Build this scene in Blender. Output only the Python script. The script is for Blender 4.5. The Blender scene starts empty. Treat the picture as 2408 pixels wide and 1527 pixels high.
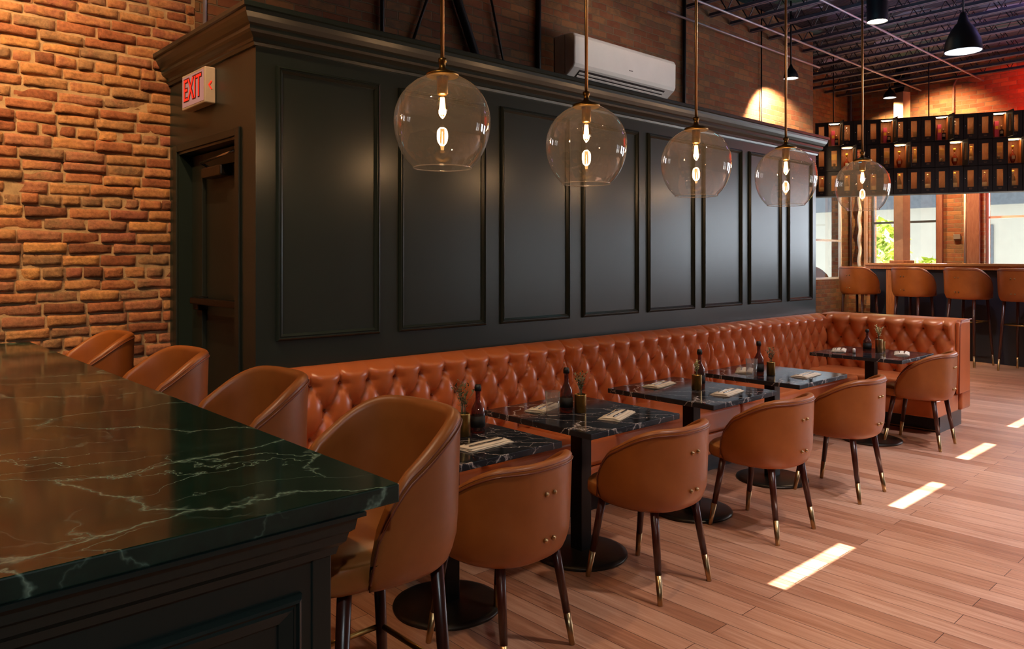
import bpy, math, random
from math import sin, cos, pi, radians as R, atan2, sqrt
from mathutils import Vector, Matrix, noise
random.seed(7)
S = bpy.context.scene
COL = S.collection

# ------------------------------------------------------------------ camera
F = 1788.64; HZ = 608.0; CH = 1.5
TH = math.atan((3150.0-1204)/F)
VX, VY = cos(TH), sin(TH)          # view direction in the floor plane
RX, RY = sin(TH), -cos(TH)         # to the right of it
cam = bpy.data.cameras.new('camera'); co = bpy.data.objects.new('camera', cam); COL.objects.link(co)
cam.sensor_width = 36; cam.sensor_fit = 'HORIZONTAL'; cam.lens = F/2408*36
cam.shift_y = -(763.5-HZ)/2408
cam.clip_start = .05; cam.clip_end = 200
co.location = (0, 0, CH); co.rotation_euler = (pi/2, 0, -atan2(VX, VY))
S.camera = co

# ------------------------------------------------------------------ materials
def newmat(name):
    m = bpy.data.materials.new(name); m.use_nodes = True
    nt = m.node_tree; nt.nodes.clear()
    out = nt.nodes.new('ShaderNodeOutputMaterial')
    return m, nt, out
def N(nt, t, **kw):
    n = nt.nodes.new(t)
    for k, v in kw.items():
        if k == 'i':
            for a, b in v.items(): n.inputs[a].default_value = b
        else: setattr(n, k, v)
    return n
def lk(nt, a, b): nt.links.new(a, b)
def c4(c): return (c[0], c[1], c[2], 1.0)
def srgb(h):
    r = []
    for k in (0, 2, 4):
        x = int(h[k:k+2], 16)/255
        r.append(x/12.92 if x <= .04045 else ((x+.055)/1.055)**2.4)
    return tuple(r)
def ramp(nt, stops, fac=None, interp='LINEAR'):
    n = nt.nodes.new('ShaderNodeValToRGB'); cr = n.color_ramp; cr.interpolation = interp
    while len(cr.elements) > 1: cr.elements.remove(cr.elements[-1])
    cr.elements[0].position = stops[0][0]; cr.elements[0].color = c4(stops[0][1])
    for p, c in stops[1:]:
        e = cr.elements.new(p); e.color = c4(c)
    if fac is not None: lk(nt, fac, n.inputs['Fac'])
    return n
def coords(nt, scale=(1, 1, 1), swz=None, rot=(0, 0, 0)):
    tc = N(nt, 'ShaderNodeTexCoord'); src = tc.outputs['Object']
    if swz:
        sp = N(nt, 'ShaderNodeSeparateXYZ'); cb = N(nt, 'ShaderNodeCombineXYZ')
        lk(nt, src, sp.inputs[0])
        for k, ax in enumerate(swz): lk(nt, sp.outputs[ax], cb.inputs[k])
        src = cb.outputs[0]
    mp = N(nt, 'ShaderNodeMapping'); mp.inputs['Scale'].default_value = scale; mp.inputs['Rotation'].default_value = rot
    lk(nt, src, mp.inputs[0]); return mp.outputs[0]
def noisen(nt, vec, scale, detail=4, rough=.55, dist=0):
    n = N(nt, 'ShaderNodeTexNoise', i={'Scale': scale, 'Detail': detail, 'Roughness': rough, 'Distortion': dist})
    if vec is not None: lk(nt, vec, n.inputs['Vector'])
    return n
def mixc(nt, a, b, fac, mode='MIX'):
    n = N(nt, 'ShaderNodeMix', data_type='RGBA', blend_type=mode)
    for sock, v in ((n.inputs[6], a), (n.inputs[7], b), (n.inputs[0], fac)):
        if isinstance(v, (int, float)): sock.default_value = v
        elif isinstance(v, tuple): sock.default_value = c4(v)
        else: lk(nt, v, sock)
    return n.outputs[2]
def principled(nt, out, base, rough=.5, metal=0., spec=.5, bump=None, bstr=.3, bdist=.01, coat=0, **kw):
    p = N(nt, 'ShaderNodeBsdfPrincipled')
    if isinstance(base, tuple): p.inputs['Base Color'].default_value = c4(base)
    else: lk(nt, base, p.inputs['Base Color'])
    if isinstance(rough, (int, float)): p.inputs['Roughness'].default_value = rough
    else: lk(nt, rough, p.inputs['Roughness'])
    p.inputs['Metallic'].default_value = metal
    p.inputs['Specular IOR Level'].default_value = spec
    p.inputs['Coat Weight'].default_value = coat
    if bump is not None:
        b = N(nt, 'ShaderNodeBump', i={'Strength': bstr, 'Distance': bdist}); lk(nt, bump, b.inputs['Height'])
        lk(nt, b.outputs[0], p.inputs['Normal'])
    for k, v in kw.items(): p.inputs[k].default_value = v
    lk(nt, p.outputs[0], out.inputs['Surface']); return p
def simple(name, col, rough=.5, metal=0., var=.12, scale=9., spec=.5, bstr=.08, bscale=60, coat=0):
    m, nt, out = newmat(name); v = coords(nt)
    n = noisen(nt, v, scale); a = tuple(x*(1-var) for x in col); b = tuple(min(1, x*(1+var)) for x in col)
    r = ramp(nt, [(.3, a), (.7, b)], n.outputs['Fac']); n2 = noisen(nt, v, bscale, 3)
    principled(nt, out, r.outputs[0], rough, metal, spec, n2.outputs['Fac'], bstr, .004, coat); return m
def leather(name, c1, c2, rough=.38, scale=5):
    m, nt, out = newmat(name); v = coords(nt)
    n = noisen(nt, v, scale, 5, .6); r = ramp(nt, [(.3, c1), (.7, c2)], n.outputs['Fac'])
    g = noisen(nt, v, 22, 5, .6)
    n3 = noisen(nt, v, 14, 4); rr = N(nt, 'ShaderNodeMapRange', i={'To Min': rough-.06, 'To Max': rough+.1}); lk(nt, n3.outputs['Fac'], rr.inputs[0])
    principled(nt, out, r.outputs[0], rr.outputs[0], 0, .5, g.outputs['Fac'], .03, .0015); return m
def emit(name, col, strength):
    m, nt, out = newmat(name); e = N(nt, 'ShaderNodeEmission', i={'Strength': strength}); e.inputs['Color'].default_value = c4(col)
    lk(nt, e.outputs[0], out.inputs[0]); return m
def thin_glass(name, tint, ior=1.5, rough=.0, refl=1.0, edge=(.5, .42, .38), haze=0.):
    # a blown shell too thin to bend what is behind it: clear with mirror reflections
    m, nt, out = newmat(name)
    tr = N(nt, 'ShaderNodeBsdfTransparent'); gl = N(nt, 'ShaderNodeBsdfGlossy', i={'Roughness': rough})
    lw = N(nt, 'ShaderNodeLayerWeight', i={'Blend': .35}); r = ramp(nt, [(0, tint), (.55, tint), (1, edge)], lw.outputs['Facing'])
    lk(nt, r.outputs[0], tr.inputs['Color'])
    l2 = N(nt, 'ShaderNodeLayerWeight', i={'Blend': .5}); pw = N(nt, 'ShaderNodeMath', operation='POWER'); pw.inputs[1].default_value = 4.; lk(nt, l2.outputs['Facing'], pw.inputs[0])
    mul = N(nt, 'ShaderNodeMath', operation='MULTIPLY_ADD', use_clamp=True); mul.inputs[1].default_value = .6*refl; mul.inputs[2].default_value = .045*refl
    lk(nt, pw.outputs[0], mul.inputs[0]); mx = N(nt, 'ShaderNodeMixShader')
    lk(nt, mul.outputs[0], mx.inputs[0]); lk(nt, tr.outputs[0], mx.inputs[1]); lk(nt, gl.outputs[0], mx.inputs[2]); last = mx
    if haze:
        df = N(nt, 'ShaderNodeBsdfTranslucent'); df.inputs[0].default_value = c4((.95, .88, .84)); d2 = N(nt, 'ShaderNodeBsdfDiffuse'); d2.inputs[0].default_value = c4((.95, .88, .84))
        hm = N(nt, 'ShaderNodeMixShader'); hm.inputs[0].default_value = .5; lk(nt, df.outputs[0], hm.inputs[1]); lk(nt, d2.outputs[0], hm.inputs[2])
        m2 = N(nt, 'ShaderNodeMixShader'); m2.inputs[0].default_value = haze; lk(nt, mx.outputs[0], m2.inputs[1]); lk(nt, hm.outputs[0], m2.inputs[2]); last = m2
    lk(nt, last.outputs[0], out.inputs[0]); return m
def wood(name, c1, c2, rough=.35, swz='XYZ', scale=(1, 1, 1), gscale=12):
    m, nt, out = newmat(name); idx = ['XYZ'.index(a) for a in swz]
    v = coords(nt, scale, idx); n = noisen(nt, v, gscale, 6, .6, .4)
    r = ramp(nt, [(.3, c1), (.7, c2)], n.outputs['Fac']); principled(nt, out, r.outputs[0], rough, 0, .5, n.outputs['Fac'], .1, .003); return m
def marble(name, c1, c2, vein, rough=.12, scale=1.0, seed=0., veinamt=1.):
    m, nt, out = newmat(name)
    v = coords(nt, (scale, scale, scale), None, (0, 0, .5+seed))
    w = noisen(nt, v, 2.2, 6, .6); add = N(nt, 'ShaderNodeMix', data_type='RGBA', blend_type='LINEAR_LIGHT')
    add.inputs[0].default_value = .22; lk(nt, v, add.inputs[6]); lk(nt, w.outputs['Color'], add.inputs[7])
    def vein_at(sc, wd, mp=(1, 2.6, 1)):
        mpn = N(nt, 'ShaderNodeMapping'); mpn.inputs['Scale'].default_value = mp; mpn.inputs['Location'].default_value = (seed*3.1+sc, seed, 0)
        lk(nt, add.outputs[2], mpn.inputs[0])
        vo = N(nt, 'ShaderNodeTexVoronoi', feature='DISTANCE_TO_EDGE', i={'Scale': sc}); lk(nt, mpn.outputs[0], vo.inputs['Vector'])
        return ramp(nt, [(0, (1, 1, 1)), (wd*.35, (.35, .35, .35)), (wd, (0, 0, 0))], vo.outputs['Distance']).outputs[0]
    base = noisen(nt, v, 9, 8, .7, .6); b = ramp(nt, [(.3, c1), (.75, c2)], base.outputs['Fac'])
    msk = noisen(nt, v, 1.7, 3); mk = ramp(nt, [(.42, (0, 0, 0)), (.62, (1, 1, 1))], msk.outputs['Fac'])
    va = vein_at(.95, .016); vb = vein_at(2.6, .02); vm = mixc(nt, vb, (0, 0, 0), .0); vm2 = mixc(nt, vm, mk.outputs[0], 1., 'MULTIPLY')
    vs = mixc(nt, va, vm2, 1., 'ADD')
    vs2 = mixc(nt, vs, (veinamt, veinamt, veinamt), 1., 'MULTIPLY')
    colr = mixc(nt, b.outputs[0], vein, vs2)
    # the upper face is polished, the sawn edges are only honed
    ge = N(nt, 'ShaderNodeNewGeometry'); sp = N(nt, 'ShaderNodeSeparateXYZ'); lk(nt, ge.outputs['True Normal'], sp.inputs[0])
    rr = N(nt, 'ShaderNodeMapRange', i={'From Min': .3, 'From Max': .9, 'To Min': .55, 'To Max': rough}); lk(nt, sp.outputs['Z'], rr.inputs[0])
    principled(nt, out, colr, rr.outputs[0], 0, .5, base.outputs['Fac'], .02, .002); return m

BR = [(0., srgb('7a4a34')), (.16, srgb('94563a')), (.32, srgb('ab6a48')), (.48, srgb('b98256')), (.60, srgb('8f6c50')), (.72, srgb('a86a50')), (.86, srgb('c98f58')), (1., srgb('9c5c48'))]
def brick_attr(name):
    m, nt, out = newmat(name); v = coords(nt)
    at = N(nt, 'ShaderNodeAttribute', attribute_name='tone')
    n = noisen(nt, v, 14, 6, .65); n2 = noisen(nt, v, 55, 4, .6)
    ad = N(nt, 'ShaderNodeMath', operation='MULTIPLY_ADD'); ad.inputs[1].default_value = .35; lk(nt, n.outputs['Fac'], ad.inputs[0])
    sub = N(nt, 'ShaderNodeMath', operation='SUBTRACT'); sub.inputs[1].default_value = .17; lk(nt, at.outputs['Fac'], sub.inputs[0]); lk(nt, sub.outputs[0], ad.inputs[2])
    r = ramp(nt, BR, ad.outputs[0]); st = ramp(nt, [(.35, (.55, .55, .55)), (.65, (1, 1, 1))], n2.outputs['Fac'])
    colr = mixc(nt, r.outputs[0], st.outputs[0], .8, 'MULTIPLY')
    hh = mixc(nt, n.outputs['Fac'], n2.outputs['Fac'], .5)
    principled(nt, out, colr, .8, 0, .3, hh, .8, .012); return m
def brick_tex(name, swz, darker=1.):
    m, nt, out = newmat(name); v0 = coords(nt, (1, 1, 1), swz)
    w = noisen(nt, v0, 7, 3); vv = N(nt, 'ShaderNodeMix', data_type='RGBA', blend_type='LINEAR_LIGHT'); vv.inputs[0].default_value = .012
    lk(nt, v0, vv.inputs[6]); lk(nt, w.outputs['Color'], vv.inputs[7])
    b = N(nt, 'ShaderNodeTexBrick', i={'Scale': 1., 'Mortar Size': .006, 'Mortar Smooth': .5, 'Brick Width': .21, 'Row Height': .066, 'Bias': -.1})
    b.inputs['Color1'].default_value = (0, 0, 0, 1); b.inputs['Color2'].default_value = (1, 1, 1, 1); b.inputs['Mortar'].default_value = (.5, .5, .5, 1)
    lk(nt, vv.outputs[2], b.inputs['Vector'])
    n = noisen(nt, v0, 11, 6, .65); mx = mixc(nt, b.outputs['Color'], n.outputs['Fac'], .45)
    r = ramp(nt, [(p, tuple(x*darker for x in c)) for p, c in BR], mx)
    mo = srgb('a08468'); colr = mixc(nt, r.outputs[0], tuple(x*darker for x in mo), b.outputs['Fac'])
    inv = N(nt, 'ShaderNodeMath', operation='SUBTRACT'); inv.inputs[0].default_value = 1.; lk(nt, b.outputs['Fac'], inv.inputs[1])
    hh = mixc(nt, inv.outputs[0], n.outputs['Fac'], .35)
    principled(nt, out, colr, .85, 0, .3, hh, .9, .012); return m
def floor_mat():
    m, nt, out = newmat('plank_floor'); v = coords(nt, (1, 1, 1), (1, 0, 2))
    b = N(nt, 'ShaderNodeTexBrick', offset=.37, i={'Scale': 1., 'Mortar Size': .0016, 'Mortar Smooth': .3, 'Brick Width': 1.7, 'Row Height': .115, 'Bias': 0.})
    b.inputs['Color1'].default_value = (0, 0, 0, 1); b.inputs['Color2'].default_value = (1, 1, 1, 1); b.inputs['Mortar'].default_value = (.5, .5, .5, 1)
    lk(nt, v, b.inputs['Vector'])
    mp = N(nt, 'ShaderNodeMapping'); mp.inputs['Scale'].default_value = (1.2, 26, 1); lk(nt, v, mp.inputs[0])
    sh = mixc(nt, mp.outputs[0], b.outputs['Color'], 1., 'ADD')
    g = noisen(nt, sh, 2.2, 7, .62, .6)
    mx = mixc(nt, g.outputs['Fac'], b.outputs['Color'], .28)
    r = ramp(nt, [(.2, srgb('8c5a42')), (.42, srgb('b57c5c')), (.6, srgb('cf9a7a')), (.82, srgb('e6ba9c'))], mx)
    big = noisen(nt, v, 1.3, 3); bg = ramp(nt, [(.3, (.8, .76, .76)), (.7, (1.0, 1.0, 1.0))], big.outputs['Fac'])
    c = mixc(nt, r.outputs[0], bg.outputs[0], 1., 'MULTIPLY'); c2 = mixc(nt, c, srgb('3a1d12'), b.outputs['Fac'])
    rr = N(nt, 'ShaderNodeMapRange', i={'To Min': .22, 'To Max': .42}); lk(nt, g.outputs['Fac'], rr.inputs[0])
    inv = N(nt, 'ShaderNodeMath', operation='SUBTRACT'); inv.inputs[0].default_value = 1.; lk(nt, b.outputs['Fac'], inv.inputs[1])
    hh = mixc(nt, inv.outputs[0], g.outputs['Fac'], .25)
    principled(nt, out, c2, rr.outputs[0], 0, .5, hh, .25, .004); return m
def deck_mat():
    m, nt, out = newmat('ceiling_deck'); v = coords(nt)
    mp = N(nt, 'ShaderNodeMapping'); mp.inputs['Scale'].default_value = (2.2, 1.1, 1); lk(nt, v, mp.inputs[0])
    n = N(nt, 'ShaderNodeTexVoronoi', i={'Scale': 1.6}); lk(nt, mp.outputs[0], n.inputs['Vector'])
    sp = N(nt, 'ShaderNodeSeparateColor'); lk(nt, n.outputs['Color'], sp.inputs[0])
    r = ramp(nt, [(0, srgb('1a1c26')), (.35, srgb('2a2c3e')), (.5, srgb('4a4a66')), (.62, srgb('1d4a50')), (.74, srgb('23222e')), (.82, srgb('9a96b8')), (.93, srgb('2c5a50'))], sp.outputs[0])  # lavender stop puts lit patches into the colour; other tints are paint
    n2 = noisen(nt, v, 6, 5); c = mixc(nt, r.outputs[0], n2.outputs['Color'], .35, 'OVERLAY')
    wv = N(nt, 'ShaderNodeTexWave', i={'Scale': 8.}); lk(nt, v, wv.inputs['Vector'])
    principled(nt, out, c, .6, 0, .4, wv.outputs['Fac'], .4, .02); return m

M = {}
M['floor'] = floor_mat(); M['deck'] = deck_mat()
M['brick_xz'] = brick_tex('brick_wall', (0, 2, 1), .55); M['brick_yz'] = brick_tex('brick_wall_far', (1, 2, 0), .8); M['brick_real'] = brick_attr('old_brick')  # flat long-wall brick is darkened: its dim lighting is put into the colour
M['mortar'] = simple('mortar', srgb('a98a6a'), .95, 0, .25, 20, .2, .8, 90)
M['green'] = simple('dark_green_paint', srgb('222b28'), .30, 0, .06, 4, .42, .05, 140)
M['green_d'] = simple('dark_green_door_paint', srgb('1d221d'), .5, 0, .06, 4, .5, .05, 140)
M['plaster'] = simple('painted_wall', srgb('8a7f76'), .8, 0, .1, 3)
M['leather'] = leather('tan_leather', srgb('8a4a1a'), srgb('9f5a27'), .38)
M['leather_in'] = leather('tan_leather_inside', srgb('8e4f20'), srgb('a4622d'), .34)
M['leather_d'] = leather('leather_piping', srgb('6a3220'), srgb('7c4028'), .35)
M['banq'] = simple('cognac_leather', srgb('bb6638'), .29, 0, .12, 4, .5, .0, 60)
M['banq_d'] = leather('cognac_leather_button', srgb('7a3018'), srgb('8a3c20'), .35)
M['walnut'] = wood('dark_walnut_leg', srgb('2c110b'), srgb('4a2014'), .28, 'XYZ', (6, 6, .6))
M['brass'] = simple('brass', srgb('b4946a'), .28, 1., .08, 20)
M['brass_d'] = simple('aged_brass', srgb('94743f'), .35, 1., .12, 30)
M['black'] = simple('black_metal', srgb('141212'), .38, .6, .15, 6)
M['blackp'] = simple('black_paint', srgb('0d0c0c'), .5, 0, .2, 6)
M['base'] = simple('black_plinth', srgb('15161a'), .3, 0, .2, 6)
M['cast'] = simple('bronze_cast_disc', srgb('3a332b'), .34, .75, .2, 8)
M['marble_b'] = marble('black_marble', srgb('0e0f12'), srgb('25252b'), srgb('c9bab2'), .09, 2.3, .3, .95)
M['marble_g'] = marble('green_marble', srgb('08160f'), srgb('1b3528'), srgb('86a08c'), .10, 1.1, 0., .75)
M['napkin'] = simple('cream_linen', srgb('d8c8b2'), .9, 0, .06, 30, .2, .35, 220)
M['steel'] = simple('steel', srgb('b8b4b0'), .22, 1., .05, 20)
M['white'] = simple('white_plastic', srgb('f4ece6'), .35, 0, .03, 5)
M['greyp'] = simple('grey_plastic', srgb('8b817b'), .5, 0, .05, 5)
M['vent'] = simple('dark_vent', srgb('3b2f2c'), .6, 0, .2, 8)
M['globe'] = thin_glass('smoky_glass', (.91, .885, .87), 1.45, .0, 1.7, (.62, .58, .57), .017)
M['clear'] = thin_glass('clear_glass', (.96, .96, .96), 1.5, .0, 1.5, (.7, .7, .7), .08)
M['pane'] = thin_glass('window_glass', (.95, .97, .96), 1.5, .0, .8, (.8, .85, .85))
M['amber'] = thin_glass('amber_glass', (.62, .27, .09), 1.5, .02, 1.3, (.30, .10, .03), .04)
M['bulb'] = emit('warm_bulb', (1., .56, .24), 20.)
M['bulbglass'] = thin_glass('bulb_glass', (1., .86, .62), 1.4, .0, 1., (.9, .6, .35))
M['leaf'] = simple('sage_leaf', srgb('5f6b4c'), .6, 0, .25, 12)
M['flower'] = simple('pale_bloom', srgb('c9c08a'), .7, 0, .2, 12)
M['oak'] = wood('orange_oak', srgb('a8623a'), srgb('c9854f'), .4, 'XYZ', (5, 5, .6))
M['oak_y'] = wood('oak_counter', srgb('a8683c'), srgb('c88f58'), .22, 'XYZ', (6, .7, 6))
M['navy'] = simple('dark_navy_panel', srgb('1c2230'), .45, 0, .1, 3)
M['conduit'] = simple('grey_conduit', srgb('a49aa6'), .4, .4, .1, 8)
M['joist'] = simple('painted_joist', srgb('565059'), .55, .2, .15, 5)
M['iron'] = simple('black_iron', srgb('1b171a'), .5, .4, .2, 6)
M['lockwood'] = wood('black_brown_wood', srgb('0c0705'), srgb('160d08'), .75, 'XYZ', (6, 6, 1))
M['lockin'] = wood('amber_wood_lining', srgb('7c4420'), srgb('a5622e'), .5, 'XYZ', (6, 6, 1))
M['mesh'] = simple('bronze_mesh', srgb('b08a58'), .5, .2, .1, 30)
M['led'] = emit('white_led', (1., .86, .7), 3.5); M['led_soft'] = emit('warm_led', (1., .62, .28), 42.)
M['magenta'] = simple('crimson_box', srgb('9c2b4c'), .5); M['gold'] = simple('gold_box', srgb('c79a2a'), .4, .3)
M['orangebox'] = simple('orange_box', srgb('b5641f'), .5); M['red'] = simple('red_bottle', srgb('c3202c'), .3)
M['paper'] = simple('kraft_paper', srgb('b8935a'), .8); M['label'] = simple('cream_label', srgb('c8b486'), .7)
M['darkliq'] = simple('dark_bottle', srgb('1a100c'), .12); M['cognac'] = simple('cognac_glass', srgb('7a2a10'), .1)
M['signwhite'] = simple('sign_housing', srgb('d6c5b4'), .5); M['signface'] = emit('sign_face', srgb('e39a86'), .55)
M['signred'] = emit('sign_red', srgb('e8301c'), 1.3); M['signdk'] = simple('sign_outline', srgb('5a1a14'), .5)
M['lampin'] = simple('lamp_inner_white', srgb('dfe2ee'), .4); M['lampglow'] = emit('lamp_glow', (1., .82, .6), 14.)
M['lampcool'] = emit('lamp_cool', (.8, .87, 1.), 1.6)
M['frame_w'] = simple('window_frame_dark', srgb('4c5258'), .5); M['frame_p'] = simple('window_frame_wood', srgb('b98a6c'), .5)
M['pinkpost'] = wood('red_brown_post', srgb('8e5a48'), srgb('a6715c'), .6, 'XYZ', (4, 4, .7))
M['bush'] = simple('sunlit_leaf', srgb('b5c45c'), .6, 0, .3, 9); M['ext'] = simple('pale_house_wall', srgb('a9aba6'), .9, 0, .05, 2)
M['extg'] = simple('outside_paving', srgb('c9c4bb'), .9, 0, .1, 2); M['roofd'] = simple('slate_shutter', srgb('5b6470'), .7)
M['cloud'] = simple('pale_blue_drape', srgb('c9d2e2'), .8, 0, .1, 5)

# ------------------------------------------------------------------ mesh builder
class MB:
    def __init__(s): s.v = []; s.f = []; s.sm = []
    def add(s, vs, fs, smooth=False):
        o = len(s.v); s.v += [tuple(p) for p in vs]
        for f in fs: s.f.append(tuple(i+o for i in f)); s.sm.append(smooth)
        return s
    def box(s, x0, x1, y0, y1, z0, z1, mat=None):
        vs = [(x0, y0, z0), (x1, y0, z0), (x1, y1, z0), (x0, y1, z0), (x0, y0, z1), (x1, y0, z1), (x1, y1, z1), (x0, y1, z1)]
        if mat is not None: vs = [mat @ Vector(p) for p in vs]
        return s.add(vs, [(0, 3, 2, 1), (4, 5, 6, 7), (0, 1, 5, 4), (1, 2, 6, 5), (2, 3, 7, 6), (3, 0, 4, 7)])
    def grid(s, pts, nu, nv, closeu=False, closev=False, smooth=True):
        fs = []
        for i in range(nu if closeu else nu-1):
            for j in range(nv if closev else nv-1):
                a = i*nv+j; b = ((i+1) % nu)*nv+j; c = ((i+1) % nu)*nv+(j+1) % nv; d = i*nv+(j+1) % nv
                fs.append((a, b, c, d))
        return s.add(pts, fs, smooth)
    def tube(s, path, rad, n=10, caps=True, closed=False, smooth=True):
        path = [Vector(p) for p in path]; m = len(path)
        if not isinstance(rad, (list, tuple)): rad = [rad]*m
        pts = []; up0 = None
        for i in range(m):
            a = path[i-1] if (i > 0 or closed) else path[i]; b = path[(i+1) % m] if (i < m-1 or closed) else path[i]
            t = (b-a).normalized()
            if up0 is None: up0 = Vector((0, 0, 1)) if abs(t.z) < .9 else Vector((1, 0, 0))
            u = (up0-t*up0.dot(t)).normalized(); up0 = u; w = t.cross(u)
            for k in range(n):
                an = 2*pi*k/n; pts.append(path[i]+(u*cos(an)+w*sin(an))*rad[i])
        o = len(s.v); s.grid(pts, m, n, closed, True, smooth)
        if caps and not closed:
            s.f.append(tuple(o+k for k in range(n))); s.sm.append(False)
            s.f.append(tuple(o+(m-1)*n+k for k in reversed(range(n)))); s.sm.append(False)
        return s
    def lathe(s, prof, cx=0, cy=0, n=32, smooth=True, cap=True):
        pts = [(cx+r*cos(2*pi*k/n), cy+r*sin(2*pi*k/n), z) for (r, z) in prof for k in range(n)]
        o = len(s.v); s.grid(pts, len(prof), n, False, True, smooth)
        if cap:
            if prof[0][0] > 1e-4: s.f.append(tuple(o+k for k in range(n))); s.sm.append(False)
            if prof[-1][0] > 1e-4: s.f.append(tuple(o+(len(prof)-1)*n+k for k in range(n))); s.sm.append(False)
        return s
    def prism(s, poly, a0, a1, axis='z'):
        n = len(poly)
        def P(u, v, w): return {'z': (u, v, w), 'x': (w, u, v), 'y': (u, w, v)}[axis]
        vs = [P(u, v, a0) for u, v in poly]+[P(u, v, a1) for u, v in poly]
        fs = [tuple(range(n)), tuple(range(2*n-1, n-1, -1))]+[(i, i+n, (i+1) % n+n, (i+1) % n) for i in range(n)]
        return s.add(vs, fs)
    def ball(s, c, r, n=12, sz=1.):
        m = n//2+1; prof = [(max(1e-5, r*sin(pi*i/(m-1))), -r*sz*cos(pi*i/(m-1))) for i in range(m)]
        pts = [(c[0]+a*cos(2*pi*k/n), c[1]+a*sin(2*pi*k/n), c[2]+z) for a, z in prof for k in range(n)]
        return s.grid(pts, m, n, False, True, True)
    def mesh(s, name, m, fixn=True):
        me = bpy.data.meshes.new(name); me.from_pydata(s.v, [], s.f); me.polygons.foreach_set('use_smooth', s.sm)
        me.materials.append(m); me.update()
        if fixn:
            import bmesh
            bm = bmesh.new(); bm.from_mesh(me); bmesh.ops.recalc_face_normals(bm, faces=bm.faces); bm.to_mesh(me); bm.free()
        return me
    def build(s, name, m, parent=None, bevel=0, seg=2, loc=None, rz=0, fixn=True):
        o = bpy.data.objects.new(name, s.mesh(name, m, fixn)); COL.objects.link(o)
        if parent is not None: o.parent = parent
        if loc is not None: o.location = loc
        if rz: o.rotation_euler.z = rz
        if bevel:
            b = o.modifiers.new('bevel', 'BEVEL'); b.width = bevel; b.segments = seg; b.limit_method = 'ANGLE'; b.angle_limit = R(40)
        return o
def tag(o, label=None, cat=None, group=None, kind=None):
    if label: o['label'] = label
    if cat: o['category'] = cat
    if group: o['group'] = group
    if kind: o['kind'] = kind
    return o
def thing(name, loc, label, cat, rz=0, group=None):
    o = bpy.data.objects.new(name, None); COL.objects.link(o); o.location = loc; o.rotation_euler.z = rz
    o.empty_display_size = .1
    return tag(o, label, cat, group)
def kids(o): return [c for c in bpy.data.objects if c.parent == o]
def dup(o, parent=None, loc=None, rz=None, label=None, group=None):
    c = o.copy(); COL.objects.link(c)
    if parent is not None: c.parent = parent
    for k in kids(o):
        if k is not c: dup(k, c)
    if loc is not None: c.location = loc
    if rz is not None: c.rotation_euler.z = rz
    if label: c['label'] = label
    if group: c['group'] = group
    return c
def struct(o): o['kind'] = 'structure'; return o

# ------------------------------------------------------------------ room
YW = 4.815; YJ = 5.75; XF = 13.2; ZC = 4.55; XJ = 9.95; YR = -3.6; XB = -3.2
struct(MB().box(XB, XF+.3, YR, YJ+.3, -.1, 0).build('floor', M['floor']))
struct(MB().box(XB-.2, XF+.3, YR-.2, YJ+.3, ZC, ZC+.15).build('ceiling', M['deck']))
def wall_holes(name, axis, p0, p1, u0, u1, z0, z1, holes, mat):
    us = sorted({u0, u1}|{h[0] for h in holes}|{h[1] for h in holes}); zs = sorted({z0, z1}|{h[2] for h in holes}|{h[3] for h in holes})
    b = MB()
    for i in range(len(us)-1):
        run = None
        for j in range(len(zs)-1):
            cu = (us[i]+us[i+1])/2; cz = (zs[j]+zs[j+1])/2
            if any(h[0] < cu < h[1] and h[2] < cz < h[3] for h in holes): continue
            if axis == 'y': b.box(us[i], us[i+1], p0, p1, zs[j], zs[j+1])
            else: b.box(p0, p1, us[i], us[i+1], zs[j], zs[j+1])
    return struct(b.build(name, mat))
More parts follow.
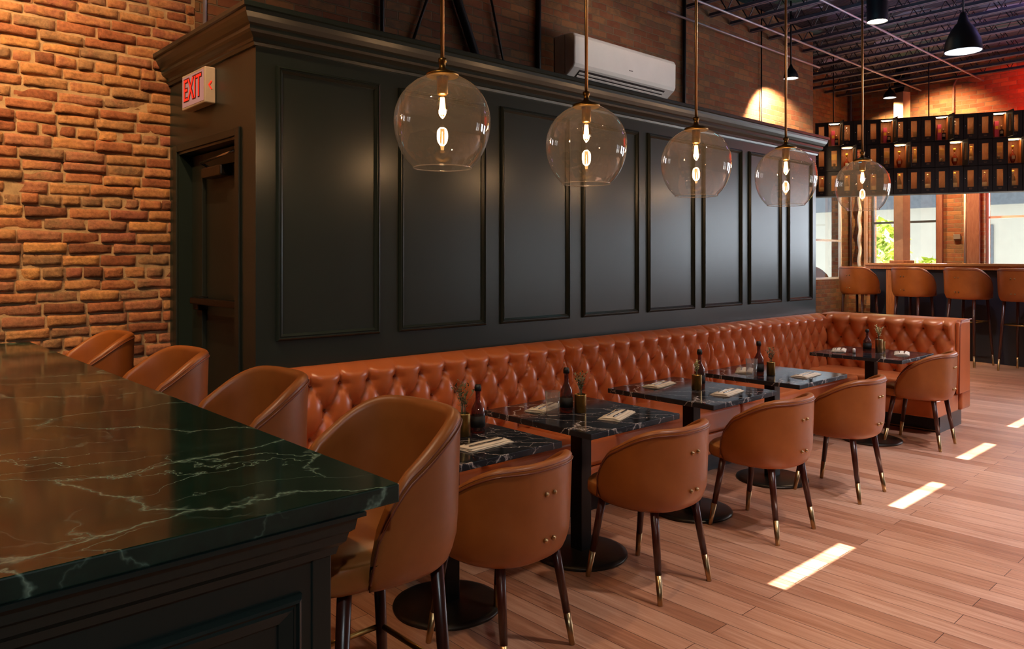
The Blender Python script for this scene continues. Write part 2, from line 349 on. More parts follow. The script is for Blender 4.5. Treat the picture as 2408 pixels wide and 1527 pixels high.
# long brick wall: real laid bricks where it is close, the same brick as relief, darkened for dim light, further on
BX0, BX1 = -1.6, 1.75
MB().box(BX1, XJ, YW, YW+.25, 0, ZC).build('wall_left', M['brick_xz'])
wl = bpy.data.objects['wall_left']; struct(wl)
MB().box(XB, BX1, YW+.006, YW+.25, 0, ZC).build('mortar_bed', M['mortar'], wl)
def laid_bricks():
    vs = []; fs = []; tone = []
    row = 0; z = 0.01; rnd = random.Random(3)
    while z < ZC-.02:
        h = .061+rnd.uniform(-.006, .005); x = BX0-rnd.uniform(0, .2); header = (row % 6 == 3)
        while x < BX1:
            L = (.100 if header else .205)+rnd.uniform(-.022, .022)
            x1 = min(x+L, BX1)
            if x1-x > .03:
                t = min(1, max(0, rnd.gauss(.45, .26))); dz = rnd.uniform(-.0035, .0035); dep = rnd.uniform(-.010, .012); tilt = rnd.uniform(-.004, .004)
                US = (0, .032, .2, .4, .6, .8, .968, 1); WS = (0, .11, .35, .65, .89, 1); nu, nv = 8, 6; o = len(vs); sd = rnd.uniform(0, 99)
                hl, hr = rnd.uniform(-.005, .004), rnd.uniform(-.005, .004)
                for i in range(nu):
                    for j in range(nv):
                        u = US[i]; w = WS[j]
                        ee = min(u, 1-u)*(x1-x); ew = min(w, 1-w)*h
                        nx = noise.noise((x*9+u*2, z*11+w, sd))*.004; nz = noise.noise((x*7+u*3, sd, z*9+w))*.0042
                        px = x+(x1-x)*u+nx; pz = z+dz+w*(h+(hl*(1-u)+hr*u))+nz
                        edge = min(ee/.006, ew/.006, 1.)
                        rel = noise.noise((px*16, pz*22, sd))*.009+noise.noise((px*45, pz*50, sd))*.003
                        py = YW-.004-dep*.7-tilt*(u-.5)*3+rel*.9+(1-edge)*.008
                        if edge <= 0: py = YW+.012
                        vs.append((px, py, pz))
                for i in range(nu-1):
                    for j in range(nv-1):
                        a = o+i*nv+j; fs.append((a, a+nv, a+nv+1, a+1)); tone.append(t)
            x = x1+.006+rnd.uniform(-.003, .004)
        z += h+.0052+rnd.uniform(-.0015, .002); row += 1
    me = bpy.data.meshes.new('brickwork'); me.from_pydata(vs, [], fs); me.materials.append(M['brick_real'])
    me.polygons.foreach_set('use_smooth', [True]*len(fs))
    at = me.attributes.new('tone', 'FLOAT', 'FACE'); at.data.foreach_set('value', tone); me.update()
    o = bpy.data.objects.new('brickwork', me); COL.objects.link(o); o.parent = wl
laid_bricks()
# recess beyond the long wall, with its own window
struct(MB().box(XJ-.25, XJ, YW+.25, YJ, 0, ZC).build('wall_recess', M['brick_yz']))
WZ0, WZ1 = 1.1, 2.75
W1 = (11.6, 12.95, 1.15, 2.6)
wall_holes('wall_alcove', 'y', YJ, YJ+.08, XJ-.25, XF+.3, 0, ZC, [W1], M['brick_xz'])
WF = [(4.95, 5.40, WZ0, WZ1), (4.36, 4.86, WZ0, WZ1), (2.35, 3.68, WZ0, WZ1), (.4, 1.6, WZ0, WZ1), (-2.2, -.6, WZ0, WZ1)]
wall_holes('wall_far', 'x', XF, XF+.3, YR, YJ+.3, 0, ZC, WF, M['brick_yz'])
WRT = [(9.3, 10.9, .7, 2.5), (11.3, 12.9, .7, 2.5)]
EL = R(31)
PAT = [(3.24, 3.98, 1.75), (4.80, 5.54, 1.82), (6.32, 7.02, 1.92), (7.85, 8.5, 1.98)]
SL = []  # slits added to the unseen wall, shaped to cast the floor sun patches
for x0, x1, py in PAT:
    zc = (py-YR)*math.tan(EL); SL.append((x0, x1, zc-.030, zc+.030))
wall_holes('wall_right', 'y', YR-.02, YR, XB, XF+.3, 0, ZC, WRT+SL, M['plaster'])
struct(MB().box(XB-.2, XB, YR-.2, YJ+.3, 0, ZC).build('wall_back', M['plaster']))
def window(name, axis, p, u0, u1, z0, z1, mz=None, mu=None, fm='frame_w', t=.035, dy=.05):
    def bx(b, a0, a1, c0, c1, th=dy):
        if axis == 'x': b.box(p-th/2, p+th/2, a0, a1, c0, c1)
        else: b.box(a0, a1, p-th/2, p+th/2, c0, c1)
    f = MB(); bx(f, u0, u0+t, z0, z1); bx(f, u1-t, u1, z0, z1); bx(f, u0+t, u1-t, z0, z0+t); bx(f, u0+t, u1-t, z1-t, z1)
    fo = struct(f.build(name, M[fm], None, .004))
    g = MB(); bx(g, u0+t, u1-t, z0+t, z1-t, .004); g.build('window_pane', M['pane'], fo)
    if mz or mu:
        m2 = MB()
        for q in (mz or []): bx(m2, u0+t, u1-t, q-.018, q+.018, dy*.8)
        for q in (mu or []): bx(m2, q-.012, q+.012, z0+t, z1-t, dy*.8)
        m2.build('window_bar', M[fm], fo)
    return fo
window('window_1', 'y', YJ+.03, W1[0], W1[1], W1[2], W1[3], [1.8], None, 'white')
for k, w in enumerate(WF):
    window('window_%d' % (k+2), 'x', XF+.12, *w, [2.10 if k < 2 else 2.13], None, 'frame_w' if k < 2 else 'white')
for k, w in enumerate(WRT): window('window_%d' % (k+7), 'y', YR-.01, *w, [1.7], [(w[0]+w[1])/2], 'frame_w', .05, .04)
# timber beside the far windows
for k, (y0, y1, mm) in enumerate([(4.25, 4.34, 'pinkpost'), (3.73, 3.90, 'pinkpost'), (5.42, 5.47, 'frame_p')]):
    struct(MB().box(XF-.06, XF, y0, y1, 0.9, 2.9).build('trim_%d' % (k+1), M[mm], None, .006))
struct(MB().box(BX1-3, XJ, YW-.015, YW, 0, .12).build('baseboard_left', M['green']))

# ------------------------------------------------------------------ dark panelled partition (a box of rooms)
PX0, PX1, PY0, PY1 = 1.6, 7.5, 3.6, YW
PZ = 2.60
pt = MB()
pt.box(PX0+.12, PX1, PY0+.0, PY0+.12, 0, PZ+.1)          # long face
pt.box(PX1-.12, PX1, PY0+.12, PY1, 0, PZ+.1)
pt.box(PX0, PX0+.12, PY0, 3.845, 0, PZ+.1); pt.box(PX0, PX0+.12, 4.66, PY1-.002, 0, PZ+.1); pt.box(PX0, PX0+.12, 3.845, 4.66, 2.115, PZ+.1)
pt.box(PX0+.02, PX1-.02, PY0+.02, PY1-.002, PZ+.1, PZ+.13)
part = struct(pt.build('wall_partition', M['green'], None, 0))
# crown moulding swept round the three free sides
prof = [(0, -.055), (.012, -.055), (.016, -.04), (.022, -.036), (.022, -.02), (.03, -.012), (.045, 0), (.052, .012), (.052, .03), (.062, .038), (.075, .06), (.085, .082), (.087, .10), (.100, .104), (.100, .125), (.094, .13), (0, .13)]
def sweep_cornice():
    pts = []; path = [((PX0, PY1-.002), (-1, 0)), ((PX0, PY0), (-1, -1)), ((PX1, PY0), (1, -1)), ((PX1, PY1-.002), (1, 0))]
    for (x, y), (dx, dy) in path:
        for o, z in prof: pts.append((x+dx*o, y+dy*o, PZ+z))
    b = MB(); b.grid(pts, 4, len(prof), False, True, False)
    n = len(prof); b.f.append(tuple(range(n))); b.sm.append(False); b.f.append(tuple(range(3*n, 4*n))); b.sm.append(False)
    return b
sweep_cornice().build('crown_moulding', M['green'], part)
panels = [(1.705, 2.310), (2.437, 3.082), (3.206, 3.843), (3.974, 4.605), (4.72, 5.346), (5.47, 6.077), (6.199, 6.784), (6.916, 7.405)]
def moulding(x0, x1, z0, z1, y, w=.028):
    b = MB(); pf = [(0, 0), (0, .006), (.006, .014), (.011, .016), (.014, .010), (.018, .010), (.022, .013), (w, .004), (w, 0)]
    pts = []
    for (cx_, cz_, sx, sz) in ((x0, z0, 1, 1), (x1, z0, -1, 1), (x1, z1, -1, -1), (x0, z1, 1, -1)):
        for d, o in pf: pts.append((cx_+sx*d, y-o*1.25, cz_+sz*d))
    b.grid(pts, 4, len(pf), True, False, False); return b
for x0, x1 in panels: moulding(x0, x1, 1.085, 2.465, PY0, .034).build('panel_moulding', M['green'], part)
# door in the short side
d = MB()
for (y0, y1, z0, z1) in ((3.775, 3.83, 0, 2.17), (4.675, 4.735, 0, 2.17), (3.83, 4.675, 2.13, 2.17)): d.box(PX0-.012, PX0+.0, y0, y1, z0, z1)
struct(d.build('trim_4', M['green_d'], None, .003))
dr = MB().box(PX0+.10, PX0+.145, 3.845, 4.66, .01, 2.11).build('door_1', M['green_d'], None, .003); struct(dr)
st = MB(); st.box(PX0+.075, PX0+.10, 4.50, 4.66, .01, 2.11); st.box(PX0+.075, PX0+.10, 3.845, 4.5, 2.02, 2.11)
st.build('door_stop', M['green_d'], dr, .003)
cl = MB(); cl.box(PX0+.03, PX0+.1, 4.12, 4.40, 1.955, 2.015); cl.build('door_closer', M['cast'], dr, .01)
ar = MB(); ar.tube([(PX0+.065, 4.37, 2.02), (PX0+.03, 4.40, 2.045), (PX0+.02, 4.0, 2.06), (PX0+.04, 3.95, 2.07)], .007, 8); ar.build('closer_arm', M['steel'], dr)
pb = MB(); pb.box(PX0+.02, PX0+.065, 3.87, 4.55, 1.235, 1.275); pb.build('push_bar', M['black'], dr, .008)
pc = MB(); pc.box(PX0+.04, PX0+.1, 3.87, 3.96, 1.19, 1.28); pc.box(PX0+.04, PX0+.1, 4.47, 4.55, 1.2, 1.28); pc.build('push_bar_bracket', M['black'], dr, .006)

# exit sign
ex = thing('exit_sign', (PX0, 4.27, 2.335), 'lit red and white EXIT sign box on the dark green wall above the door', 'sign')
MB().box(-.06, -.001, -.17, .17, 0, .195).build('housing', M['signwhite'], ex, .006)
MB().box(-.0625, -.06, -.155, .155, .015, .18).build('face', M['signface'], ex)
def text_mesh(body, size, name, mat, parent, loc, rot, ext=.002, off=0.):
    cu = bpy.data.curves.new(name, 'FONT'); cu.body = body; cu.size = size; cu.extrude = ext; cu.align_x = 'CENTER'; cu.align_y = 'CENTER'; cu.offset = off
    t = bpy.data.objects.new('tmp', cu); COL.objects.link(t); dg = bpy.context.evaluated_depsgraph_get(); dg.update()
    me = bpy.data.meshes.new_from_object(t.evaluated_get(dg)); bpy.data.objects.remove(t); me.name = name
    me.materials.clear(); me.materials.append(mat)
    o = bpy.data.objects.new(name, me); COL.objects.link(o); o.parent = parent; o.location = loc; o.rotation_euler = rot
    return o
RT = Matrix(((0, 0, -1), (-1, 0, 0), (0, 1, 0))).to_euler()
a = text_mesh('EXIT', .175, 'letter_outline', M['signdk'], ex, (-.0637, .0, .096), RT, .0012, .006); a.scale = (.74, 1.0, 1)
b = text_mesh('EXIT', .175, 'letters', M['signred'], ex, (-.0655, .0, .096), RT, .0015, -.001); b.scale = (.74, 1.0, 1)
ch = MB(); ch.tube([(-.024, -.171, .075), (-.038, -.171, .097), (-.024, -.171, .119)], .004, 6); ch.build('chevron', M['signred'], ex)

# ------------------------------------------------------------------ air conditioner and pipes on the brick wall
ac = thing('air_conditioner', (5.70, YW, 3.095), 'white wall mounted air conditioner high on the brick wall above the dark panelling', 'air conditioner')
hw = .755
pr = [(0, 0.03), (-.05, .0), (-.10, .0), (-.235, .105), (-.252, .135), (-.255, .37), (-.235, .405), (-.2, .415), (0, .415)]
MB().prism(pr, -hw, hw, 'x').build('housing', M['white'], ac, .012, 3)
SLP = Matrix.Translation((0, -.1675, .0525)) @ Matrix.Rotation(-math.atan2(.105, .135), 4, 'X')
MB().box(-hw+.10, hw-.14, -.065, .055, -.004, .004, SLP).build('outlet_shade_strip', M['vent'], ac, .002)  # flat dark strip: the slot's shade is put into its colour
lv = MB()
for k in range(3):
    y = -.035+.035*k; lv.box(-hw+.11, hw-.15, y-.010, y+.010, -.011, -.005, SLP)
lv.build('louvre', M['white'], ac, .002)
MB().box(.0, .055, -.2575, -.2545, .185, .193).build('maker_badge', M['greyp'], ac)
sd = MB(); sd.box(-hw-.003, -hw+.002, -.14, -.132, .06, .40); sd.build('side_seam', M['greyp'], ac)
def pipe(name, path, r, mat, label, cat, group=None):
    o = MB().tube(path, r, 8).build(name, M[mat]); return tag(o, label, cat, group)
yq = YW-.025
pipe('wall_conduit', [(1.80, yq, PZ-.2), (1.80, yq, ZC)], .012, 'conduit', 'pale vertical conduit on brick just behind the near corner of the dark cornice', 'conduit')
pipe('wall_conduit', [(3.10, yq, 2.5), (3.10, yq, ZC)], .016, 'iron', 'black vertical pipe on brick left of the first globe pendant', 'conduit')
pipe('wall_conduit', [(4.72, yq, 2.5), (4.72, yq, ZC)], .025, 'iron', 'thick black vertical pipe just left of the air conditioner', 'conduit')
pipe('wall_conduit', [(6.93, yq, 2.5), (6.93, yq, ZC)], .020, 'iron', 'black vertical pipe just right of the air conditioner', 'conduit')
pipe('wall_conduit', [(8.55, yq, 1.6), (8.55, yq, ZC)], .009, 'iron', 'thin black vertical line beside the bright lamp pool on the brick wall', 'conduit')
pipe('roof_brace', [(3.62, yq-.05, 4.1), (3.80, yq-.02, 3.55), (4.0, yq-.02, 3.12), (4.02, yq-.02, 2.9)], .035, 'iron', 'thick dark slanting iron brace behind the first globe pendant rod', 'brace')
pipe('roof_brace', [(3.62, yq, 3.8), (3.35, yq, 3.1)], .012, 'iron', 'thin iron brace slanting down to the left of the first pendant rod', 'brace')
pipe('roof_brace', [(4.10, yq, 3.9), (4.35, yq, 3.0)], .010, 'iron', 'thin iron brace slanting down to the right of the thick one', 'brace')
pipe('wall_conduit', [(XF-.03, 5.70, 1.3), (XF-.03, 5.70, 4.5)], .022, 'conduit', 'pale pipe running down the corner of the far wall', 'conduit')
pipe('wall_conduit', [(XF-.03, 4.10, 2.9), (XF-.03, 4.10, 4.2), (XF-.03, 4.02, 4.4)], .018, 'pinkpost', 'reddish pipe on the far brick wall above the bottle lockers', 'conduit')
pipe('wall_conduit', [(XF-.04, 3.93, 1.3), (XF-.04, 3.93, 2.9)], .018, 'white', 'white pipe beside the brick pier between the far windows', 'conduit')
pipe('wall_conduit', [(XF-.08, 5.52, 1.3+i*.02) if 0 else (XF-.08+.012*cos(i*.9), 5.53+.012*sin(i*.9), 1.35+i*.05) for i in range(34)], .030, 'white', 'knobbly white twisted column seen below the farthest globe pendant', 'conduit')
bxo = MB().box(XF-.03, XF, 4.0, 4.10, 1.80, 1.88).build('junction_box', M['greyp'], None, .004); tag(bxo, 'small grey box on the brick pier between the far windows', 'electrical box')

# ------------------------------------------------------------------ ceiling joists
ZJ = 4.22
def joist_parts(root, Y0, Y1):
    c1 = MB(); c1.box(-.035, -.006, Y0, Y1, 0, .006); c1.box(.006, .035, Y0, Y1, 0, .006); c1.box(-.010, -.005, Y0, Y1, 0, .04); c1.box(.005, .010, Y0, Y1, 0, .04)
    c1.build('bottom_chord', M['joist'], root)
    c2 = MB(); c2.box(-.035, .035, Y0, Y1, ZC-ZJ-.006, ZC-ZJ-.0005); c2.build('top_chord', M['joist'], root)
    w = MB(); y = Y0; up = False; path = []
    while y < Y1: path.append((0, y, .02 if not up else ZC-ZJ-.012)); y += .17; up = not up
    w.tube(path, .010, 5, True, False, False); w.build('web_rod', M['iron'], root)
xs = [2.6+.44*k for k in range(24)]
jr = thing('ceiling_joist', (xs[0], 0, ZJ), 'open web steel joist crossing the dark ceiling', 'joist', 0, 'open web joists under the ceiling')
joist_parts(jr, -1.2, YW-.01)
for x in xs[1:]:
    if x < XJ-.1: dup(jr, None, (x, 0, ZJ))
jr2 = None
for x in xs[1:]:
    if x >= XJ-.1 and x < XF-.1:
        if jr2 is None:
            jr2 = thing('ceiling_joist', (x, 0, ZJ), 'open web steel joist crossing the dark ceiling', 'joist', 0, 'open web joists under the ceiling'); joist_parts(jr2, -1.2, YJ-.01)
        else: dup(jr2, None, (x, 0, ZJ))
pipe('ceiling_conduit', [(2.5, 3.66, ZJ-.02), (13.1, 3.66, ZJ-.02)], .011, 'conduit', 'pale conduit running under the joists towards the timber column, nearer the room middle', 'conduit')
pipe('ceiling_conduit', [(2.5, 4.55, ZJ-.02), (13.1, 4.55, ZJ-.02)], .013, 'conduit', 'pale conduit running under the joists close to the long brick wall', 'conduit')
pipe('ceiling_conduit', [(6.5, 4.70, ZJ-.17), (9.9, 4.70, ZJ-.17)], .012, 'conduit', 'thin lower conduit hugging the top of the long brick wall', 'conduit')
for k, (x, y, mm, w2) in enumerate([(6.2, 3.0, 'white', .30), (7.5, 4.1, 'cloud', .36), (8.2, 4.1, 'cloud', .36), (8.9, 4.1, 'cloud', .36), (9.6, 4.1, 'cloud', .36), (7.2, 3.3, 'cloud', .3)]): pass

# ------------------------------------------------------------------ timber column in front of the far wall
UC = (2121-1204)/F; DC = 12.13
cl_ = thing('timber_column', (VX*DC+RX*DC*UC, VY*DC+RY*DC*UC, 1.4255), 'square timber column standing on the far bar counter and reaching the ceiling', 'column', -.3)
MB().box(-.085, .085, -.085, .085, 0, 2.72).build('shaft', M['frame_p'], cl_, .006)
MB().box(-.13, .13, -.13, .13, 0, .045).build('collar', M['oak'], cl_, .006)
cp = MB(); cp.prism([(-.07, 2.72), (.07, 2.72), (.10, 2.80), (.10, 3.0), (.06, 3.12), (-.06, 3.12), (-.10, 3.0), (-.10, 2.80)], -.06, .06, 'x'); cp.build('iron_bracket', M['iron'], cl_, .004)

# ------------------------------------------------------------------ chairs
def shell_pts(lift, w=.255, b=.255, zt=.755, zl=.435, zb=.385, th=.042, A=116):
    nphi = 49; rows = None; pts = []; rim = []
    for i in range(nphi):
        ph = R(-A+2*A*i/(nphi-1)); s_, c_ = sin(ph), cos(ph)
        ex = .80
        ux = (abs(s_)**ex)*(1 if s_ > 0 else -1); uy = -(abs(c_)**ex)*(1 if c_ > 0 else -1)
        if c_ < 0: uy = (abs(c_)**.95)
        t = abs(math.degrees(ph)); q = max(0, (t-34)/(A-34)); top = zt-(zt-zl)*(1-sqrt(max(0, 1-q*q)))*.8-(zt-zl)*.2*q*q
        nrm = Vector((ux/w, uy/b)).normalized()
        H = top-zb; prof_o = []
        def sc(z):
            k = (z-zb)/(zt-zb)
            return .86+.13*min(1, k/.22)**.5 + .045*k
        zs = [zb, zb+.012, zb+.035, zb+.07]+[zb+.07+(H-.07-.018)*k/6 for k in range(1, 7)]
        col = []
        for z in zs: col.append((w*ux*sc(z), b*uy*sc(z), z))
        ox, oy = w*ux*sc(top), b*uy*sc(top)
        rr = th/2
        for k in range(1, 8):      # rolled rim
            an = pi*k/8; off = rr-rr*cos(an)
            col.append((ox-nrm.x*off, oy-nrm.y*off, top-.018+.018*sin(an)*1.1))
        for z in reversed(zs[2:]): col.append((w*ux*sc(z)-nrm.x*th, b*uy*sc(z)-nrm.y*th, z))
        col.append((w*ux*sc(zb)-nrm.x*th, b*uy*sc(zb)-nrm.y*th, zb+.004))
        rim.append((ox+nrm.x*.0015, oy+nrm.y*.0015, top-.024))
        pts.append([(x, y, z+lift) for x, y, z in col])
    rim = [(x, y, z+lift) for x, y, z in rim]
    return pts, rim
def make_chair(name, label, cat, lift, group):
    root = thing(name, (0, 0, 0), label, cat, 0, group)
    cols, rim = shell_pts(lift)
    n = len(cols[0]); b = MB(); b.grid([p for c in cols for p in c], len(cols), n, False, True, True)
    b.f.append(tuple(range(n))); b.sm.append(False); b.f.append(tuple(range((len(cols)-1)*n, len(cols)*n))); b.sm.append(False)
    back = b.build('backrest', M['leather'], root)
    p = MB(); p.tube(rim, .0032, 6)
    p.tube([(x*.985, y*.985, z+.012) for x, y, z in rim], .0022, 6)
    e = cols[-1][:len(cols[-1])//2]; e0 = cols[0][:len(cols[0])//2]
    p.build('piping', M['leather_d'], back)
    for z in (.640, .470):
        for x in (-.022, .022):
            yb = -.255*(1.0)*(.99+.045*(z-.385)/.37); MB().ball((x, yb-.002, z+lift), .0095, 10).build('stud', M['brass'], back)
    # seat cushion
    ns = 40; rows = [(.86, .387), (.97, .392), (1.0, .405), (1.0, .437), (.985, .448), (.975, .452), (.97, .449), (.93, .462), (.8, .472), (.5, .478), (.0001, .480)]
    pts = []
    for f_, z in rows:
        for k in range(ns):
            a_ = 2*pi*k/ns; cx_, sy_ = cos(a_), sin(a_)
            x = .212*f_*(abs(cx_)**.62)*(1 if cx_ > 0 else -1); y = .035+(.232*f_*(abs(sy_)**.62)*(1 if sy_ > 0 else -1))
            if y < 0: x *= 1-.25*min(1, (-y/.2))**2
            pts.append((x, y, z+lift))
    s_ = MB(); s_.grid(pts, len(rows), ns, False, True, True); s_.f.append(tuple(range(ns))); s_.sm.append(False)
    s_.build('seat', M['leather_in'], root)
    ztop = .40+lift
    for sx in (-1, 1):
        for sy in (-1, 1):
            tx, ty = .150*sx, (.140*sy if sy > 0 else -.150); bx_, by_ = .188*sx, (.205*sy if sy > 0 else -.212)
            k = .30 if not lift else .16
            mx, my, mz = bx_+(tx-bx_)*k, by_+(ty-by_)*k, ztop*k
            l = MB(); l.tube([(tx, ty, ztop), (mx, my, mz)], [.0195, .0145], 12)
            lo_ = l.build('leg', M['walnut'], root)
            f_ = MB(); f_.tube([(mx, my, mz+.004), (mx+(bx_-mx)*.97, my+(by_-my)*.97, mz*.03), (bx_, by_, 0)], [.0152, .0115, .0108], 12)
            f_.build('ferrule', M['brass'], lo_)
    if lift:
        zf = .52; q = []
        for sx, sy in ((-1, -1), (1, -1), (1, 1), (-1, 1)):
            k = zf/ztop; bx_, by_ = .188*sx, (.205*sy if sy > 0 else -.212); tx, ty = .150*sx, (.140*sy if sy > 0 else -.150)
            q.append((bx_+(tx-bx_)*k, by_+(ty-by_)*k, zf))
        fr = MB()
        for i in range(4): fr.tube([q[i], q[(i+1) % 4]], .008, 8)
        fr.build('foot_rail', M['brass_d'], root)
    return root
G1 = 'tan barrel chairs along the tables'
CH0 = make_chair('dining_chair', 'tan leather barrel chair nearest the camera, beside the green marble counter stool', 'chair', 0, G1)
chairs = [(1.97, 2.215, 4), (2.88, 2.195, 0), (3.905, 2.19, -2), (4.885, 2.19, 0), (6.61, 2.31, 2)]
clab = ['', 'tan leather barrel chair at the second table, just behind the nearest chair', 'tan leather barrel chair at the third table, middle of the row of five', 'tan leather barrel chair at the fourth table, fourth from the near end', 'farthest tan leather barrel chair, in front of the end of the banquette']
for i, (x, y, a_) in enumerate(chairs):
    if i == 0: CH0.location = (x, y, 0); CH0.rotation_euler.z = R(a_)
    else: dup(CH0, None, (x, y, 0), R(a_), clab[i])
G2 = 'tall stools along the green marble counter'
ST0 = make_chair('bar_stool', 'nearest tall tan leather stool tucked under the corner of the green marble counter', 'stool', .40, G2)
ST0.location = (.985, 1.615, 0); ST0.rotation_euler.z = R(90); ST0.scale = (.86, .86, .975)
for i, (x, y) in enumerate([(.98, 2.39), (.978, 3.23), (.976, 4.20)]):
    dup(ST0, None, (x, y, 0), R(90), ['second tall tan stool along the green marble counter, in front of the panelled wall corner', 'third tall tan stool along the green marble counter, in front of the dark door', 'farthest tall tan stool along the green marble counter, against the brick wall'][i])
# far bar: its stools stand in a slightly turned row
BD = Vector((.233, .972, 0)).normalized(); BN = Vector((BD.y, -BD.x, 0))      # along the bar, and towards the far wall
brz = atan2(-BD.x, BD.y)-pi/2
P4 = Vector((11.98, 3.46, 0))
labs = ['stool', 'leftmost visible tan stool at the far bar, half hidden by the dark partition', 'second tan stool from the partition at the far bar', 'third tan stool from the partition at the far bar, right of the oak post', 'fourth tan stool from the partition at the far bar, above the banquette end', 'fifth tan stool at the far bar, cut by the right picture edge']
for k, px in zip((1, 2, 3, 4, 5), (1910, 2022, 2150, 2278, 2410)):
    u = (px-1204)/F   # row point whose bearing is that of the stool
    d_ = Vector((VX+RX*u, VY+RY*u)); A_ = P4; t = (A_.x*d_.y-A_.y*d_.x)/(BD.y*d_.x-BD.x*d_.y)
    p = A_+BD*t
    s_ = dup(ST0, None, (p.x, p.y, 0), brz, labs[k], 'tan stools at the far bar'); s_.scale = (1.12, 1.12, 1.185)
bar = thing('bar_counter', (P4.x, P4.y, 0), 'long far bar counter with oak top and dark navy front below the windows', 'counter', atan2(-BD.x, BD.y))
# local y = along the bar, local x = towards the wall (BN)
MB().box(.30, .70, -3.6, 1.95, 1.385, 1.425).build('countertop', M['oak_y'], bar, .006)
MB().box(.33, .36, -3.6, 1.95, 1.33, 1.385).build('apron', M['oak'], bar, .004)
MB().box(.42, .66, -3.58, 1.93, 0, 1.385).build('front_panel', M['navy'], bar)
u = (2093-1204)/F; d_ = Vector((VX+RX*u, VY+RY*u)); A_ = P4+BN*.36; t = (A_.x*d_.y-A_.y*d_.x)/(BD.y*d_.x-BD.x*d_.y)
MB().box(.36, .42, t-.07, t+.07, 0, 1.33).build('oak_post', M['oak'], bar, .004)

# ------------------------------------------------------------------ green marble counter in the foreground
ct = thing('marble_counter', (0, 0, 0), 'large foreground counter with dark green veined marble top and dark panelled base', 'counter')
CX, CY = .864, 1.272
MB().box(-1.6, CX, CY, YW-.03, 1.012, 1.05).build('marble_top', M['marble_g'], ct, .003, 2)
BXE, BYE = .735, 1.318
MB().box(-1.55, BXE, BYE, YW-.04, 0, 1.0).build('base', M['green'], ct, .004)
mo = MB(); pf = [(0, .93), (.008, .93), (.012, .945), (.022, .955), (.026, .972), (.034, .978), (.038, 1.0), (.05, 1.004), (.05, 1.012), (0, 1.012)]
pts = []
for (x, y, dx, dy) in ((-1.55, BYE, 0, -1), (BXE, BYE, 1, -1), (BXE, YW-.04, 1, 0)):
    for o, z in pf: pts.append((x+dx*o, y+dy*o, z))
mo.grid(pts, 3, len(pf), False, True, False); mo.build('cornice_strip', M['green'], ct)
moulding(-.55, .672, .12, .875, BYE, .045).build('panel_moulding', M['green'], ct)
mb2 = MB(); mb2.box(.695, .735, BYE-.004, BYE, .0, .93); mb2.build('corner_stile', M['green'], ct, .002)

# ------------------------------------------------------------------ banquettes
BT = .945
def tuft_h(a, z, sp=.167, z1=.864, dz=.134, amp=.062):
    """pillow height; a along the seat, z up"""
    if z >= z1:
        c = abs(sin(pi*a/sp)); k = min(1, (z-z1)/.08)
        base = c**.5
        dn = 1-math.exp(-((a/sp-round(a/sp))**2*(sp**2)+(z-z1)**2)/(.020**2))
        return amp*(base*(1-.35*k)+.35*k)*(.55+.45*dn)
    p = a/sp; q = (z1-z)/(2*dz)
    u_, v_ = p+q, p-q
    hh = (abs(sin(pi*u_))*abs(sin(pi*v_)))
    # distance to closest button
    best = 9
    for row in (math.floor((z1-z)/dz), math.floor((z1-z)/dz)+1):
        zz = z1-row*dz; off = .5*sp if row % 2 else 0
        xx = round((a-off)/sp)*sp+off; best = min(best, sqrt((a-xx)**2+(z-zz)**2))
    dn = 1-math.exp(-(best/.026)**2)
    return amp*((hh**.42)*.75+.25*dn)*(.4+.6*dn)
def tufted(L, H0, H1, step=.0105):
    """local frame: x along, -y outward, front surface of a back cushion; closed box mesh"""
    nu = int(L/step)+1; nz = 44; pts = []
    ring = []
    for i in range(nu):
        a = L*i/(nu-1); col = []
        edge = min(1, max(0, min(a, L-a))/.03)**.5
        for j in range(nz):
            z = H0+(H1-H0)*j/(nz-1)
            roll = 0
            top = (H1-z)/.05
            h = tuft_h(a+OFF[0], z)*edge
            if top < 1: h = h*(1-(1-top)**2*.6)-.030*(1-top)**2.2
            col.append((a, -h, z))
        # over the top
        y0 = col[-1][1]
        for k in (1, 2, 3): col.append((a, y0+(.10-y0)*k/3*.9, H1+.010*sin(pi*k/3.3)))
        col.append((a, .125, H1-.01)); col.append((a, .125, H0))
        pts += col
    b = MB(); n = len(col); b.grid(pts, nu, n, False, True, True)
    b.f.append(tuple(range(n))); b.sm.append(False); b.f.append(tuple(range((nu-1)*n, nu*n))); b.sm.append(False)
    return b
OFF = [0.]
BTN = MB().ball((0, -.008, 0), .0085, 8).mesh('tufting_button', M['banq_d'])
def buttons(L, H0, off, out):
    z = .864; row = 0
    while z > H0+.02:
        o_ = .0835 if row % 2 else 0
        k0 = math.ceil((off-o_)/.167)
        x = k0*.167+o_
        while x < off+L-.02:
            if x > off+.02: out.append((x-off, z))
            x += .167
        z -= .134; row += 1
bq = thing('banquette', (1.66, 3.475, 0), 'long cognac leather button tufted banquette along the dark panelled wall', 'banquette')
allb = []
secs = [(0, 2.006), (2.006, 3.676), (3.676, 5.75)]
for x0, x1 in secs:
    OFF[0] = x0+1.66-1.82
    o_ = tufted(x1-x0-.004, .44, BT).build('tufted_back', M['banq'], bq, 0, 2, (x0, 0, 0))
    bb = []; buttons(x1-x0-.004, .44, OFF[0], bb); allb += [(x0+q[0], q, o_) for q in bb]
for x0, x1 in [(0, 1.62), (1.62, 3.30), (3.30, 5.28)]:
    MB().box(x0+.003, x1-.003, -.545, -.0, .29, .45).build('seat_cushion', M['banq'], bq, .028, 4)
for x0, x1 in [(0, 1.62), (1.62, 3.30), (3.30, 5.28)]:
    MB().box(x0+.003, x1-.003, -.535, .1, .14, .287).build('seat_front', M['banq'], bq, .012, 3)
MB().box(.02, 5.28, -.46, .12, 0, .14).build('plinth', M['base'], bq)
